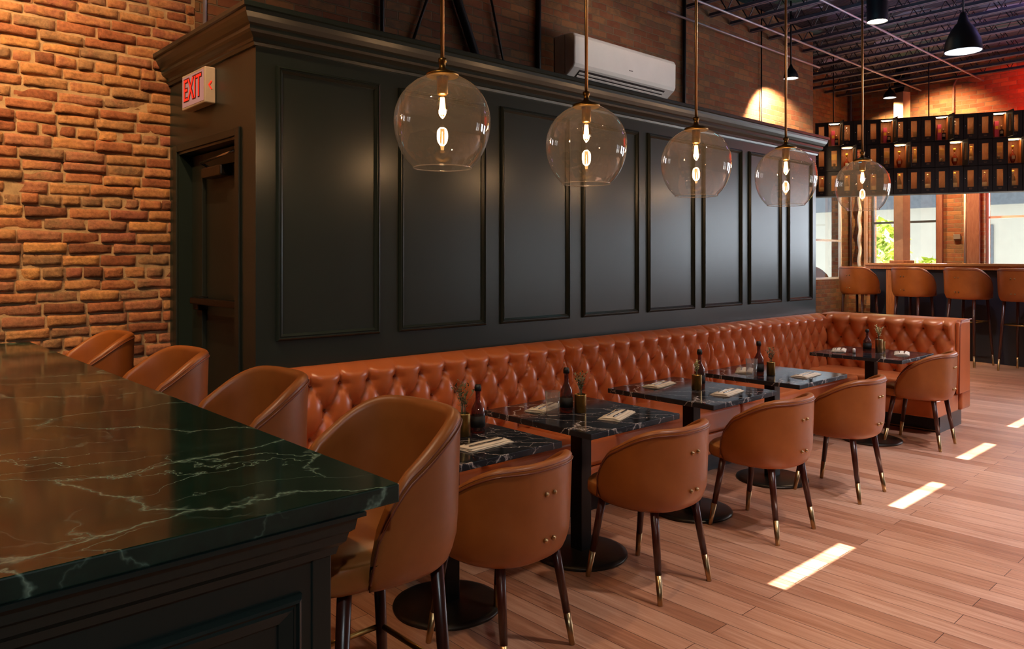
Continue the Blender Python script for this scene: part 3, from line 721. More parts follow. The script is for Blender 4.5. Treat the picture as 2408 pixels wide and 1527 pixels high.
allb.sort(key=lambda e: e[0])
def button(q, par): o = bpy.data.objects.new('tufting_button', BTN); COL.objects.link(o); o.parent = par; o.location = (q[0], 0, q[1])
for X_, q, par in allb[:100]: button(q, par)
rest = MB()
for X_, q, par in allb[100:]: rest.ball((X_, -.008, q[1]), .0085, 8)
tag(rest.build('tufting_button', M['banq_d'], bq), None, None, None, 'stuff')
# return of the banquette, parallel to the short wall
rb = thing('banquette', (7.44, 3.47, 0), 'short cognac leather tufted banquette return facing the farthest table', 'banquette', -pi/2)
# local x runs towards the room (-Y world), local -y faces the camera side (-X world)
OFF[0] = 3.6
o_ = tufted(1.17, .44, BT).build('tufted_back', M['banq'], rb, 0, 2, (0, 0, 0))
bb = []; buttons(1.17, .44, 3.6, bb)
for q in bb: button(q, o_)
MB().box(-.10, -.003, .06, .18, .44, BT).build('corner_filler', M['banq'], rb, .01)
MB().box(0.003, 1.165, -.47, .0, .29, .45).build('seat_cushion', M['banq'], rb, .028, 4)
MB().box(0.003, 1.165, -.45, .1, .14, .287).build('seat_front', M['banq'], rb, .012, 3)
MB().box(.0, 1.15, -.32, .22, 0, .14).build('plinth', M['base'], rb)
MB().box(-.10, 1.185, .127, .36, .14, BT+.005).build('outer_back', M['banq'], rb, .02, 3)
MB().box(1.172, 1.20, -.0, .30, .30, BT-.01).build('end_panel', M['banq'], rb, .01, 3)
MB().tube([(1.20, .0, .30), (1.20, .02, BT-.05), (1.20, .06, BT), (1.20, .33, BT+.004)], .006, 8).build('piping', M['banq_d'], rb)
br_ = MB(); br_.box(.0, 1.15, -.33, -.322, 0.012, .02); br_.build('brass_strip', M['brass'], rb)

# ------------------------------------------------------------------ tables
TT = .72
tx_ = [2.02, 2.875, 3.85, 4.80, 6.44]; tw = [.33, .335, .35, .325, .34]
tl = ['nearest black marble pedestal table, behind the nearest tall stool', 'second black marble pedestal table with a water glass, amber bottle and sprig vase', 'third black marble pedestal table, in the middle of the row', 'fourth black marble pedestal table reflecting the windows', 'farthest black marble pedestal table, inside the banquette corner']
def make_table(label):
    r_ = thing('pedestal_table', (0, 0, 0), label, 'table', 0, 'marble pedestal tables along the banquette')
    MB().box(-.335, .335, -.365, .365, TT-.028, TT).build('tabletop', M['marble_b'], r_, .003)
    MB().box(-.16, .16, -.16, .16, TT-.04, TT-.028).build('mounting_plate', M['black'], r_, .002)
    MB().box(-.038, .038, -.038, .038, .02, TT-.04).build('column', M['black'], r_, .004)
    MB().lathe([(.232, 0), (.236, .006), (.234, .014), (.21, .021), (.05, .030), (.0001, .032)], n=48).build('disc_base', M['cast'], r_)
    return r_
T0 = make_table(tl[0]); T0.location = (tx_[0], 2.61, 0)
for i in range(1, 5): dup(T0, None, (tx_[i], 2.61 if i < 4 else 2.62, 0), None, tl[i])

# things on the tables ------------------------------------------------
def napkin_proto():
    r_ = thing('napkin', (0, 0, 0), 'x', 'napkin', 0, 'folded napkins on the tables'); b = MB()
    for L, (w, l, z0) in enumerate([(.056, .125, .0), (.053, .121, .0045), (.040, .118, .009)]):
        nu, nv = 13, 7; pts = []
        for side in (0, 1):
            for i in range(nu):
                for j in range(nv):
                    u_ = -1+2*i/(nu-1); v_ = -1+2*j/(nv-1)
                    wob = noise.noise((u_*1.3+L*5, v_*1.3, L))*.003
                    e = max(abs(u_), abs(v_)); z = z0+(.0042*(1-e**10) if side else 0)+wob*(1 if side or L else 0)
                    pts.append((v_*w+noise.noise((u_*2, L, 3))*.003+L*.0015, u_*l+noise.noise((v_*2, 7, L))*.003, max(z, 0)+.0004*(1+side)))
        n2 = nu*nv; fs = []
        for i in range(nu-1):
            for j in range(nv-1):
                a = i*nv+j; fs.append((a, a+1, a+nv+1, a+nv)); fs.append((n2+a, n2+a+nv, n2+a+nv+1, n2+a+1))
        ring = [i*nv for i in range(nu)]+[(nu-1)*nv+j for j in range(1, nv)]+[i*nv+nv-1 for i in range(nu-2, -1, -1)]+[j for j in range(nv-2, 0, -1)]
        for k in range(len(ring)): a, c = ring[k], ring[(k+1) % len(ring)]; fs.append((a, c, c+n2, a+n2))
        b.add(pts, fs, True)
    b.build('folded_cloth', M['napkin'], r_); return r_
def fork_proto():
    r_ = thing('fork', (0, 0, 0), 'x', 'fork', 0, 'forks on the napkins'); b = MB()
    b.prism([(-.003, -.09), (.003, -.09), (.0045, -.08), (.003, -.01), (.002, .03), (.009, .045), (.010, .055), (-.010, .055), (-.009, .045), (-.002, .03), (-.003, -.01), (-.0045, -.08)], 0, .002)
    b.build('handle', M['steel'], r_, .0006)
    t = MB()
    for x in (-.0085, -.003, .003, .0085): t.box(x-.0012, x+.0012, .055, .092, .0, .0018)
    t.build('tines', M['steel'], r_); return r_
def knife_proto():
    r_ = thing('knife', (0, 0, 0), 'x', 'knife', 0, 'knives on the napkins')
    MB().prism([(-.004, -.10), (.004, -.10), (.005, -.09), (.004, -.005), (-.004, -.005), (-.005, -.09)], 0, .003).build('handle', M['steel'], r_, .0008)
    MB().prism([(-.004, -.005), (.004, -.005), (.009, .01), (.009, .075), (.003, .095), (-.004, .10)], .0005, .002).build('blade', M['steel'], r_); return r_
naps = [(0, 2.06, 2.415, -78, 'folded cream napkin on the nearest table'), (1, 2.80, 2.80, -70, 'folded cream napkin behind the water glass on the second table'), (1, 2.93, 2.42, -78, 'folded cream napkin at the front of the second table'),
        (2, 3.83, 2.83, -72, 'folded cream napkin on the banquette side of the third table'), (2, 3.90, 2.40, -80, 'folded cream napkin at the front of the third table'),
        (3, 4.75, 2.79, -70, 'folded cream napkin on the banquette side of the fourth table'), (3, 4.86, 2.40, -78, 'folded cream napkin at the front of the fourth table'),
        (4, 6.40, 2.87, -68, 'folded cream napkin on the far side of the farthest table'), (4, 6.55, 2.42, -78, 'folded cream napkin at the front of the farthest table')]
N0 = napkin_proto(); F0 = fork_proto(); K0 = knife_proto()
for i, (t, x, y, a_, lb) in enumerate(naps):
    def put(o, dx, z, name):
        ang = R(a_+8*((i % 3)-1)); px_ = x+dx*cos(ang); py_ = y+dx*sin(ang)
        l2 = lb.replace('folded cream napkin', name)
        if i == 0: o.location = (px_, py_, z); o.rotation_euler.z = ang; o['label'] = l2; return o
        return dup(o, None, (px_, py_, z), ang, l2)
    put(N0, 0, TT+.0005, 'folded cream napkin'); put(F0, -.018, TT+.0155, 'steel fork on the folded napkin'); put(K0, .018, TT+.0155, 'steel knife on the folded napkin')
def lathe_thing(name, prof, mat, x, y, label, cat, group=None, n=28, z=TT+.0006):
    o = MB().lathe(prof, n=n).build(name, M[mat]); o.location = (x, y, z); return tag(o, label, cat, group)
bottle = [(.0001, 0), (.030, 0), (.033, .004), (.033, .085), (.030, .105), (.017, .128), (.0115, .142), (.0115, .180), (.0145, .182), (.0145, .192), (.010, .193), (.0095, .14), (.028, .10), (.030, .01), (.0001, .008)]
def bottle_thing(x, y, label, cap=True, stretch=1.0, mat='amber'):
    r_ = thing('amber_bottle' if mat == 'amber' else 'glass_bottle', (x, y, TT+.0006), label, 'bottle', 0, 'bottles on the tables')
    MB().lathe([(r, z*stretch) for r, z in bottle], n=28).build('glass_body', M[mat], r_)
    MB().lathe([(.0001, .185*stretch), (.0155, .185*stretch), (.016, .2*stretch), (.012, .212*stretch), (.0001, .213*stretch)], n=16).build('stopper', M['blackp'], r_)
    MB().lathe([(.0332, .025), (.0338, .025), (.0338, .075), (.0332, .075)], n=28, cap=False).build('label_band', M['lockwood'] if mat == 'amber' else M['label'], r_)
    return r_
def vase_thing(x, y, label, r=.030, h=.095, mat='brass_d'):
    v = lathe_thing('brass_cup', [(.0001, 0), (r*.93, 0), (r, .004), (r, h-.004), (r*.97, h), (r*.88, h), (r*.86, .01), (.0001, .008)], mat, x, y, label, 'cup', 'brass cups on the tables'); return v
def sprig(x, y, z, label, n=9, h=.13, spread=.045, seed=1, bloom=False):
    rnd = random.Random(seed); r_ = thing('herb_sprig', (x, y, z), label, 'plant', 0, 'green sprigs in the cups'); s_ = MB(); l = MB()
    for k in range(n):
        a = rnd.uniform(0, 2*pi); sp = spread*rnd.uniform(.3, 1); hh = h*rnd.uniform(.6, 1)
        P = [Vector((0+cos(a)*.006, sin(a)*.006, -.05)), Vector((cos(a)*sp*.25, sin(a)*sp*.25, hh*.35)), Vector((cos(a)*sp*.6, sin(a)*sp*.6, hh*.7)), Vector((cos(a)*sp, sin(a)*sp, hh))]
        s_.tube(P, [.0012, .001, .0009, .0006], 5)
        for q in range(12):
            t = .3+.7*q/11; i = min(2, int(t*3)); w_ = t*3-i; c = P[i].lerp(P[i+1], w_); b_ = rnd.uniform(0, 2*pi); d_ = Vector((cos(b_), sin(b_), rnd.uniform(.2, 1))).normalized()
            e = c+d_*.020; sd_ = d_.cross(Vector((0, 0, 1))).normalized()*.004; m_ = c.lerp(e, .5)
            l.add([c, m_+sd_, e, m_-sd_, m_+Vector((0, 0, .0015))], [(0, 1, 4), (1, 2, 4), (2, 3, 4), (3, 0, 4)], True)
    s_.build('stem', M['leaf'], r_); l.build('foliage', M['flower'] if bloom else M['leaf'], r_); return r_
tum = [(.0001, 0), (.031, 0), (.033, .003), (.038, .118), (.0365, .118), (.0315, .016), (.0001, .014)]
vase_thing(2.10, 2.60, 'brass cup with green sprigs on the nearest table', .030, .10)
sprig(2.10, 2.60, TT+.10, 'green herb sprigs in the brass cup on the nearest table', 10, .14, .05, 3)
bottle_thing(2.20, 2.62, 'amber glass bottle beside the sprig cup on the nearest table')
g = lathe_thing('water_glass', tum, 'clear', 2.71, 2.65, 'clear water glass on the second table', 'glass', 'water glasses')
bottle_thing(2.82, 2.66, 'slim amber bottle between the glass and the brass cup on the second table', True, 1.06)
vase_thing(2.86, 2.60, 'brass cup with a green sprig on the second table', .030, .092)
sprig(2.86, 2.60, TT+.092, 'dusty green sprig in the brass cup on the second table', 9, .12, .04, 5)
vase_thing(3.86, 2.58, 'brass cup beside the bottle on the third table', .030, .09)
sprig(3.86, 2.58, TT+.09, 'small pale sprig in the cup on the third table', 5, .09, .02, 8, True)
bottle_thing(3.95, 2.62, 'brown glass bottle beside the cup on the third table', True, 1.08)
dup(g, None, (4.55, 2.62, TT+.0006), None, 'clear water glass on the fourth table')
bottle_thing(4.66, 2.63, 'amber bottle next to the water glass on the fourth table', True, 1.06)
vase_thing(4.71, 2.57, 'brass cup right of the amber bottle on the fourth table', .028, .088)
sprig(4.71, 2.57, TT+.088, 'green sprig in the cup on the fourth table', 6, .10, .03, 11)
bottle_thing(6.46, 2.66, 'dark bottle behind the gold vase on the farthest table', True, .9)
vase_thing(6.50, 2.58, 'tall gold vase with pale blooms on the farthest table', .030, .11, 'brass')
sprig(6.50, 2.58, TT+.11, 'pale yellow blooms in the gold vase on the farthest table', 9, .12, .035, 14, True)
vase_thing(6.60, 2.60, 'small lidded brass jar right of the gold vase on the farthest table', .030, .085)
for k, (x, y) in enumerate([(6.30, 2.70)]):
    lathe_thing('salt_shaker', [(.0001, 0), (.012, 0), (.013, .03), (.009, .04), (.0001, .042)], 'white', x, y, 'tiny white salt shaker by the far napkin on the farthest table', 'salt shaker')

# ------------------------------------------------------------------ globe pendants
def make_pendant(label):
    r_ = thing('globe_pendant', (0, 0, 0), label, 'pendant lamp', 0, 'smoky glass globe pendants')
    gr = .207; n = 26; prof = []
    a0, a1 = R(14), R(180-37)
    for i in range(n+1):
        a = a0+(a1-a0)*i/n; prof.append((gr*sin(a), gr*cos(a)*(.98 if a < pi/2 else 1.20)))
    lip = prof[-1]; prof += [(lip[0]-.003, lip[1]-.004), (lip[0]-.006, lip[1]-.003)]
    MB().lathe(prof, n=64, cap=False).build('glass_globe', M['globe'], r_, fixn=True)
    MB().tube([(lip[0]*cos(2*pi*k/48), lip[0]*sin(2*pi*k/48), lip[1]-.002) for k in range(48)], .0025, 6, False, True).build('glass_rim', M['clear'], r_)
    MB().lathe([(.068, .190), (.071, .196), (.069, .203), (.052, .209), (.030, .216), (.015, .226), (.013, .25), (.018, .252), (.018, .268), (.011, .271), (.0001, .272)], n=32).build('brass_cap', M['brass_d'], r_)
    MB().lathe([(.0001, .19), (.024, .19), (.024, .118), (.019, .112), (.0001, .112)], n=20).build('bulb_socket', M['brass_d'], r_)
    MB().tube([(0, 0, .27), (0, 0, ZC-2.08-.0)], .0085, 10).build('rod', M['brass'], r_)
    MB().lathe([(.0001, ZC-2.08-.03), (.06, ZC-2.08-.03), (.06, ZC-2.08), (.0001, ZC-2.08)], n=20).build('ceiling_rose', M['brass_d'], r_)
    b = MB().lathe([(.012, .113), (.016, .10), (.024, .075), (.026, .055), (.022, .030), (.010, .012), (.0001, .008)], n=20, cap=False).build('bulb', M['bulbglass'], r_)
    f_ = MB()
    for k in range(4):
        a = k*pi/2; f_.tube([(cos(a)*.006, sin(a)*.006, .10), (cos(a)*.010, sin(a)*.010, .06), (cos(a)*.006, sin(a)*.006, .03)], .0048, 6)
    f_.build('filament', M['bulb'], b); return r_
pl_ = ['nearest and largest smoky glass globe pendant', 'second globe pendant, hanging before the air conditioner', 'third globe pendant, middle of the row of five', 'fourth globe pendant, near the far end of the panelled wall', 'farthest globe pendant, hanging before the bottle lockers']
pp = [(1.985, 2.088), (2.905, 2.081), (3.883, 2.074), (4.971, 2.070), (6.222, 2.092)]
PD = make_pendant(pl_[0])
def point(name, loc, energy, col, r=.03):
    l = bpy.data.lights.new(name, 'POINT'); l.energy = energy; l.color = col; l.shadow_soft_size = r
    o = bpy.data.objects.new(name, l); COL.objects.link(o); o.location = loc; return o
def spot(name, loc, target, energy, col, ang=60, blend=.6, r=.04):
    l = bpy.data.lights.new(name, 'SPOT'); l.energy = energy; l.color = col; l.spot_size = R(ang); l.spot_blend = blend; l.shadow_soft_size = r
    o = bpy.data.objects.new(name, l); COL.objects.link(o); o.location = loc
    o.rotation_euler = (Vector(target)-Vector(loc)).to_track_quat('-Z', 'Y').to_euler(); return o
def area(name, loc, target, sx, sy, energy, col, spread=None):
    l = bpy.data.lights.new(name, 'AREA'); l.shape = 'RECTANGLE'; l.size = sx; l.size_y = sy; l.energy = energy; l.color = col
    if spread: l.spread = R(spread)
    o = bpy.data.objects.new(name, l); COL.objects.link(o); o.location = loc
    o.rotation_euler = (Vector(target)-Vector(loc)).to_track_quat('-Z', 'Y').to_euler(); return o
WARM = (1., .66, .36)
for i, (x, z) in enumerate(pp):
    if i == 0: PD.location = (x, 2.6, z)
    else: dup(PD, None, (x, 2.6, z), None, pl_[i])
    point('pendant_light', (x, 2.6, z+.05), 14, (1., .70, .45), .025)

# ------------------------------------------------------------------ ceiling lamps
def bell(x, y, z, r, h, label, glow, rodz=ZC, drum=False):
    r_ = thing('ceiling_lamp', (x, y, z), label, 'lamp')
    if drum: pf = [(r, 0), (r, h), (r*.9, h+.01), (.02, h+.015), (.02, h+.02), (r*.97, h-.01), (r*.97, 0)]
    else: pf = [(r, 0), (r*1.0, .02), (r*.93, h*.28), (r*.66, h*.55), (r*.32, h*.75), (r*.22, h*.9), (r*.15, h), (.001, h+.002)]
    MB().lathe(pf, n=36, cap=False).build('shade', M['iron'], r_)
    MB().lathe([(r*.96, .006), (r*.88, h*.26), (r*.55, h*.5), (.001, h*.55)], n=36, cap=False).build('inner_reflector', M['lampin'], r_)
    MB().tube([(0, 0, h*.98), (0, 0, rodz-z)], .010, 8).build('stem', M['iron'], r_)
    MB().lathe([(.001, .05), (r*(.92 if drum else .8), .03), (r*(.9 if drum else .75), .022), (.001, .02)], n=24, cap=False).build('bulb', M[glow], r_)
    return r_
u = (2063-1204)/F
bell(8.345, 3.331, 4.02, .105, .30, 'dark cylindrical ceiling lamp with bright warm light near the top of the photo', 'lampglow', ZC, True)
bell(8.685, 2.612, 3.62, .175, .40, 'large black bell shaped ceiling lamp at upper right, inside pale blue', 'lampcool')
bell(8.535, 4.40, 3.63, .085, .17, 'small dark lamp close to the long brick wall, right of the fourth pendant rod', 'lampglow')
bell(12.45, 4.78, 4.02, .095, .17, 'small dark lamp by the timber column throwing light on the far wall', 'lampglow', ZC)
spot('wall_washer', (8.535, 4.42, 3.60), (8.85, 4.86, 2.9), 420, (1., .72, .42), 112, .35)
spot('wall_washer', (12.45, 4.85, 3.98), (13.2, 4.9, 2.9), 420, (1., .72, .36), 110, .6)
spot('wall_washer', (12.3, 4.2, 4.1), (13.2, 4.2, 3.3), 320, (1., .6, .3), 100, .8)
spot('lamp_and_fill_spot', (8.345, 3.331, 4.0), (8.345, 3.331, 0), 110, (1., .8, .6), 100, .6)
spot('lamp_and_fill_spot', (8.685, 2.612, 3.75), (8.685, 2.612, 0), 200, (.95, .92, 1.), 110, .7)
for x, y in ((3.2, .3), (3.9, -.6), (5.4, .3), (7.2, .7), (9.3, 1.2), (9.9, 3.0)): spot('lamp_and_fill_spot', (x, y, 4.1), (x+(.4 if x < 9 else .9), y+.2, 0), (240 if x < 3.5 else 370 if x < 8 else 150), ((1., .86, .74) if x < 3.5 else (.86, .86, 1.)), 95, .9, .08)  # added unseen fill spots that brighten the floor and far bar
spot('red_light', (12.0, 1.5, 3.9), (13.2, 1.8, 3.7), 800, (1., .03, .02), 120, .9)
spot('track_and_fill_spot', (-.6, 3.3, 4.15), (-.35, YW, 3.0), 640, (1., .66, .30), 95, .8)
spot('track_and_fill_spot', (.1, 1.9, 4.2), (1.05, 2.4, .9), 150, (1., .72, .45), 75, .8)
spot('track_and_fill_spot', (5.0, 1.8, 4.3), (5.7, 4.56, 3.3), 110, (1., .85, .75), 40, .8)  # added fill spot, only to brighten the air conditioner
spot('track_and_fill_spot', (.6, 2.7, 4.15), (.8, YW, 1.7), 230, (1., .60, .30), 95, .9)
spot('counter_fill', (-.6, -1.6, 3.4), (.2, 1.3, .6), 130, (.82, .95, 1.), 70, .8)  # added fill behind the camera to lift the counter base
area('ceiling_glow', (8.5, 2.2, 3.9), (8.5, 2.2, 5), 6, 4, 30, (.35, .55, 1.))  # added upward panel, no fitting: tints the ceiling blue
point('ceiling_tint', (7.2, 3.2, 4.35), 6, (.2, .75, .9), .2)  # this point and the next are added to tint the ceiling; no cove
point('ceiling_tint', (9.4, 2.0, 4.3), 8, (.5, .35, 1.), .2)
# daylight through the real windows
DAY = (.82, .88, 1.)
for w, en in zip(WRT, (22, 22)): area('daylight', ((w[0]+w[1])/2, YR-.25, 1.6), ((w[0]+w[1])/2, 3, .9), w[1]-w[0], 1.8, en, DAY)
for k, w in enumerate(WF):
    y = (w[0]+w[1])/2
    if k < 3: area('daylight', (XF+1.15, y, 3.75), (XF-2.6, y, .6), w[1]-w[0], 1.5, (110, 110, 260)[k], DAY)
    else: area('daylight', (XF+.55, y, 1.95), (5, y, 1.0), w[1]-w[0], 1.6, 130, DAY)
sn = bpy.data.lights.new('sun', 'SUN'); sn.energy = 48; sn.color = (1., .98, .96); sn.angle = R(.12)
so = bpy.data.objects.new('sun', sn); COL.objects.link(so); so.rotation_euler = Vector((0, cos(EL), -sin(EL))).to_track_quat('-Z', 'Y').to_euler(); so.location = (4, -8, 6)

# ------------------------------------------------------------------ bottle lockers hung in front of the column
D0 = 11.3; a_ = (1917-1204)/F
P0 = Vector((VX*D0+RX*D0*a_, VY*D0+RY*D0*a_, 0))
LX = Vector((RX*.92-VX*.391, RY*.92-VY*.391, 0)).normalized(); lrz = atan2(LX.y, LX.x)
Z0, Z1 = 2.416, 3.51; NC = 17; PI_ = .1736; RH = (Z1-Z0)/3
lk_ = thing('bottle_lockers', (P0.x, P0.y, Z0), 'long black bank of mesh fronted bottle lockers hung above the far bar', 'cabinet', lrz)
W = NC*PI_; DP = .26
cb = MB(); cb.box(0, W, DP-.01, DP, 0, 3*RH); cb.box(0, W, .012, DP-.01, 0, .02); cb.box(0, W, .012, DP-.01, 3*RH-.02, 3*RH)
for i in range(NC+1): cb.box(max(0, i*PI_-.008), min(W, i*PI_+.008), .012, DP-.01, .02, 3*RH-.02)
for j in (1, 2): cb.box(0, W, .012, DP-.01, j*RH-.01, j*RH+.01)
cb.build('carcass', M['lockwood'], lk_)
ln = MB()
for i in range(NC):
    for j in range(3):
        x0, x1, z0, z1 = i*PI_+.0085, (i+1)*PI_-.0085, j*RH+.0205, (j+1)*RH-.0205
        ln.box(x0, x1, DP-.014, DP-.0105, z0, z1); ln.box(x0, x0+.003, .02, DP-.014, z0, z1); ln.box(x1-.003, x1, .02, DP-.014, z0, z1); ln.box(x0+.003, x1-.003, .02, DP-.014, z0-.008, z0+.0)
tag(ln.build('wood_lining', M['lockin'], lk_), 'amber wood lining of the compartments')
LM = MB().box(.03, PI_-.03, .05, .09, RH-.028, RH-.021).mesh('light_strip', M['led_soft'])
for i in range(NC):
    for j in range(3):
        o = bpy.data.objects.new('light_strip', LM); COL.objects.link(o); o.parent = lk_; o.location = (i*PI_, 0, j*RH)
ox, oz0, oz1 = .049, .075, .305
def door_mesh():
    b = MB(); h = RH
    b.box(.004, ox-.0, -.006, .010, .006, h-.006); b.box(PI_-ox, PI_-.004, -.006, .010, .006, h-.006); b.box(ox, PI_-ox, -.006, .010, .006, oz0); b.box(ox, PI_-ox, -.006, .010, oz1, h-.006)
    return b.mesh('door', M['lockwood'])
def grille_mesh():
    b = MB(); w = PI_-2*ox; h = oz1-oz0; s_ = .0125
    k = -h
    while k < w:
        for sg in (0, 1):
            x0 = max(0, k); x1 = min(w, k+h)
            if x1-x0 > .004:
                za, zb_ = x0-k, x1-k
                if sg: P = [(ox+x0, .002, oz0+za), (ox+x1, .002, oz0+zb_)]
                else: P = [(ox+x0, .0045, oz1-za), (ox+x1, .0045, oz1-zb_)]
                b.tube(P, .00125, 4, False, False, False)
        k += s_
    b.tube([(ox, 0.0, oz0), (PI_-ox, 0.0, oz0), (PI_-ox, 0.0, oz1), (ox, 0.0, oz1)], .0022, 4, False, True, False)
    return b.mesh('grille', M['mesh'], False)
DM, GM = door_mesh(), grille_mesh()
KM = MB().ball((.022, -.014, .19), .007, 8).mesh('knob', M['steel'])
pm = MB(); pm.tube([(PI_/2-.016, -.008, .042), (PI_/2+.016, -.008, .042), (PI_/2+.016, -.008, .056), (PI_/2-.016, -.008, .056)], .0012, 4, False, True, False); PM = pm.mesh('label_holder', M['mesh'])
def ob(name, me, parent, loc=(0, 0, 0)):
    o = bpy.data.objects.new(name, me); COL.objects.link(o); o.parent = parent; o.location = loc; return o
opens = []
for i in range(NC):
    for j in range(3):           # j=2 is the top row
        r = 2-j; cc = i % 4
        opened = (r == 0 and cc == 1) or (r == 1 and cc == 2)
        d_ = ob('door', DM, lk_, (i*PI_, 0, j*RH))
        if opened:
            d_.location = ((i+1)*PI_-.006, -.004, j*RH); d_.rotation_euler.z = R(-72)
            d_.location = ((i+1)*PI_-.006, -.008, j*RH)
            # hinged on its right edge: turn about that edge
            ang = R(105); d_.rotation_euler.z = ang
            d_.location = ((i+1)*PI_-.004-PI_*cos(ang), -.010-PI_*sin(ang), j*RH)
            opens.append((i, j))
        ob('grille', GM, d_); ob('knob', KM, d_); ob('label_holder', PM, d_)
HM = MB().box(.014, PI_-.014, .014, .020, RH-.029, RH-.022).mesh('bright_strip', M['led'])
for i, j in opens: tag(ob('bright_strip', HM, lk_, (i*PI_, 0, j*RH)), 'bright white light strip')
# hanging rods keep it in the air
for x in (.25, 1.5, 2.7): MB().tube([(x, .13, 3*RH), (x, .13, ZC-Z0)], .008, 8).build('hanging_rod', M['iron'], lk_)
MT = Matrix.Translation(P0) @ Matrix.Rotation(lrz, 4, 'Z')
ordn = ['first', 'second', 'third', 'fourth', 'fifth', 'sixth', 'seventh', 'eighth', 'ninth', 'tenth', 'eleventh', 'twelfth', 'thirteenth', 'fourteenth', 'fifteenth', 'sixteenth', 'seventeenth']
rown = {2: 'top', 1: 'middle', 0: 'bottom'}
def place(o, i, j, dx=0., dy=.10, first=False):
    p = MT @ Vector((i*PI_+PI_/2+dx, dy, 0)); o.location = (p.x, p.y, Z0+j*RH+.0215); o.rotation_euler.z = lrz
def bot_parts(root, rad, h, bodym, labm, capm, neck=.35):
    MB().lathe([(.0001, 0), (rad, 0), (rad, h*.58), (rad*.85, h*.66), (rad*neck, h*.76), (rad*neck, h*.93), (.0001, h*.93)], n=14).build('bottle_body', M[bodym], root)
    MB().lathe([(rad*1.02, h*.14), (rad*1.04, h*.14), (rad*1.04, h*.46), (rad*1.02, h*.46)], n=14, cap=False).build('paper_label', M[labm], root)
    MB().lathe([(.0001, h*.9), (rad*neck*1.25, h*.9), (rad*neck*1.25, h), (.0001, h)], n=10).build('cap', M[capm], root)
protos = {}
def proto(kind, name, cat, grp):
    r_ = thing(name, (0, 0, 0), 'x', cat, 0, grp); return r_
def stock(kind):
    if kind == 'crimson':
        r_ = proto(kind, 'gift_box', 'box', 'crimson boxes in the open lockers'); MB().box(-.025, .025, -.03, .03, 0, .235).build('carton', M['magenta'], r_, .004); MB().box(-.018, .018, -.0315, -.03, .12, .165).build('gold_emblem', M['gold'], r_)
    elif kind == 'square':
        r_ = proto(kind, 'square_bottle', 'bottle', 'square bottles in the open lockers'); MB().box(-.024, .024, -.018, .018, 0, .10).build('bottle_body', M['darkliq'], r_, .005); MB().box(-.016, .016, -.0195, -.018, .045, .085).build('paper_label', M['label'], r_)
        MB().lathe([(.0001, .10), (.008, .10), (.008, .125), (.016, .128), (.018, .15), (.0001, .158)], n=12).build('stopper', M['brass'], r_)
    elif kind == 'clear':
        r_ = proto(kind, 'clear_bottle', 'bottle', 'clear bottles behind the mesh'); MB().lathe([(.0001, 0), (.03, 0), (.033, .06), (.028, .15), (.01, .19), (.01, .23), (.0001, .23)], n=14).build('bottle_body', M['clear'], r_)
        MB().lathe([(.0001, .23), (.013, .23), (.013, .262), (.0001, .262)], n=10).build('cap', M['steel'], r_); MB().lathe([(.031, .04), (.034, .04), (.031, .11), (.03, .11)], n=14, cap=False).build('paper_label', M['orangebox'], r_)
    elif kind == 'kraft':
        r_ = proto(kind, 'kraft_box', 'box', 'kraft boxes behind the mesh'); MB().box(-.022, .022, -.03, .03, 0, .15).build('carton', M['paper'], r_, .003); MB().box(-.014, .014, -.0312, -.03, .07, .12).build('paper_label', M['label'], r_)
    elif kind == 'yellow':
        r_ = proto(kind, 'gold_box', 'box', 'gold topped boxes behind the mesh'); MB().box(-.036, .036, -.03, .03, 0, .15).build('carton', M['orangebox'], r_, .003); MB().box(-.036, .036, -.03, .03, .152, .24).build('lid', M['gold'], r_, .003)
        MB().lathe([(.0001, 0), (.022, 0), (.022, .001), (.0001, .001)], n=16).build('round_seal', M['darkliq'], r_).rotation_euler = (pi/2, 0, 0)
        kids(r_)[-1].location = (0, -.031, .085)
    elif kind == 'decanter':
        r_ = proto(kind, 'cognac_decanter', 'decanter', 'teardrop decanters in the open lockers'); MB().lathe([(.0001, .0), (.012, .004), (.026, .035), (.040, .085), (.036, .115), (.014, .145), (.009, .16), (.009, .195), (.0001, .195)], n=20).build('glass_body', M['cognac'], r_)
        MB().lathe([(.0001, .19), (.010, .19), (.012, .215), (.020, .222), (.017, .245), (.0001, .248)], n=14).build('gold_stopper', M['gold'], r_); MB().box(-.018, .018, -.044, -.041, .06, .105, Matrix.Rotation(.0, 4, 'Y')).build('paper_label', M['label'], r_)
    elif kind == 'redb':
        r_ = proto(kind, 'red_bottle', 'bottle', 'red bottles behind the mesh'); bot_parts(r_, .016, .27, 'red', 'darkliq', 'red', .5)
    elif kind == 'yellb':
        r_ = proto(kind, 'yellow_bottle', 'bottle', 'yellow labelled bottles behind the mesh'); bot_parts(r_, .024, .26, 'gold', 'label', 'gold', .5)
    elif kind == 'brown':
        r_ = proto(kind, 'brown_bottle', 'bottle', 'brown bottles in the bottom row'); bot_parts(r_, .030, .26, 'cognac', 'label', 'brass', .4)
    elif kind == 'pale':
        r_ = proto(kind, 'dark_bottle', 'bottle', 'dark bottles with pale labels in the bottom row'); bot_parts(r_, .030, .27, 'darkliq', 'label', 'gold', .42)
    return r_
desc = {'crimson': 'tall crimson gift box with gold emblem', 'square': 'dark square bottle with round stopper', 'clear': 'clear glass bottle behind mesh', 'kraft': 'small kraft box behind mesh', 'yellow': 'orange box with gold lid behind mesh',
        'decanter': 'teardrop cognac decanter with gold stopper', 'redb': 'slim red bottle behind mesh', 'yellb': 'yellow bottle behind mesh', 'brown': 'brown bottle with cream label behind mesh', 'pale': 'dark bottle with cream label behind mesh'}
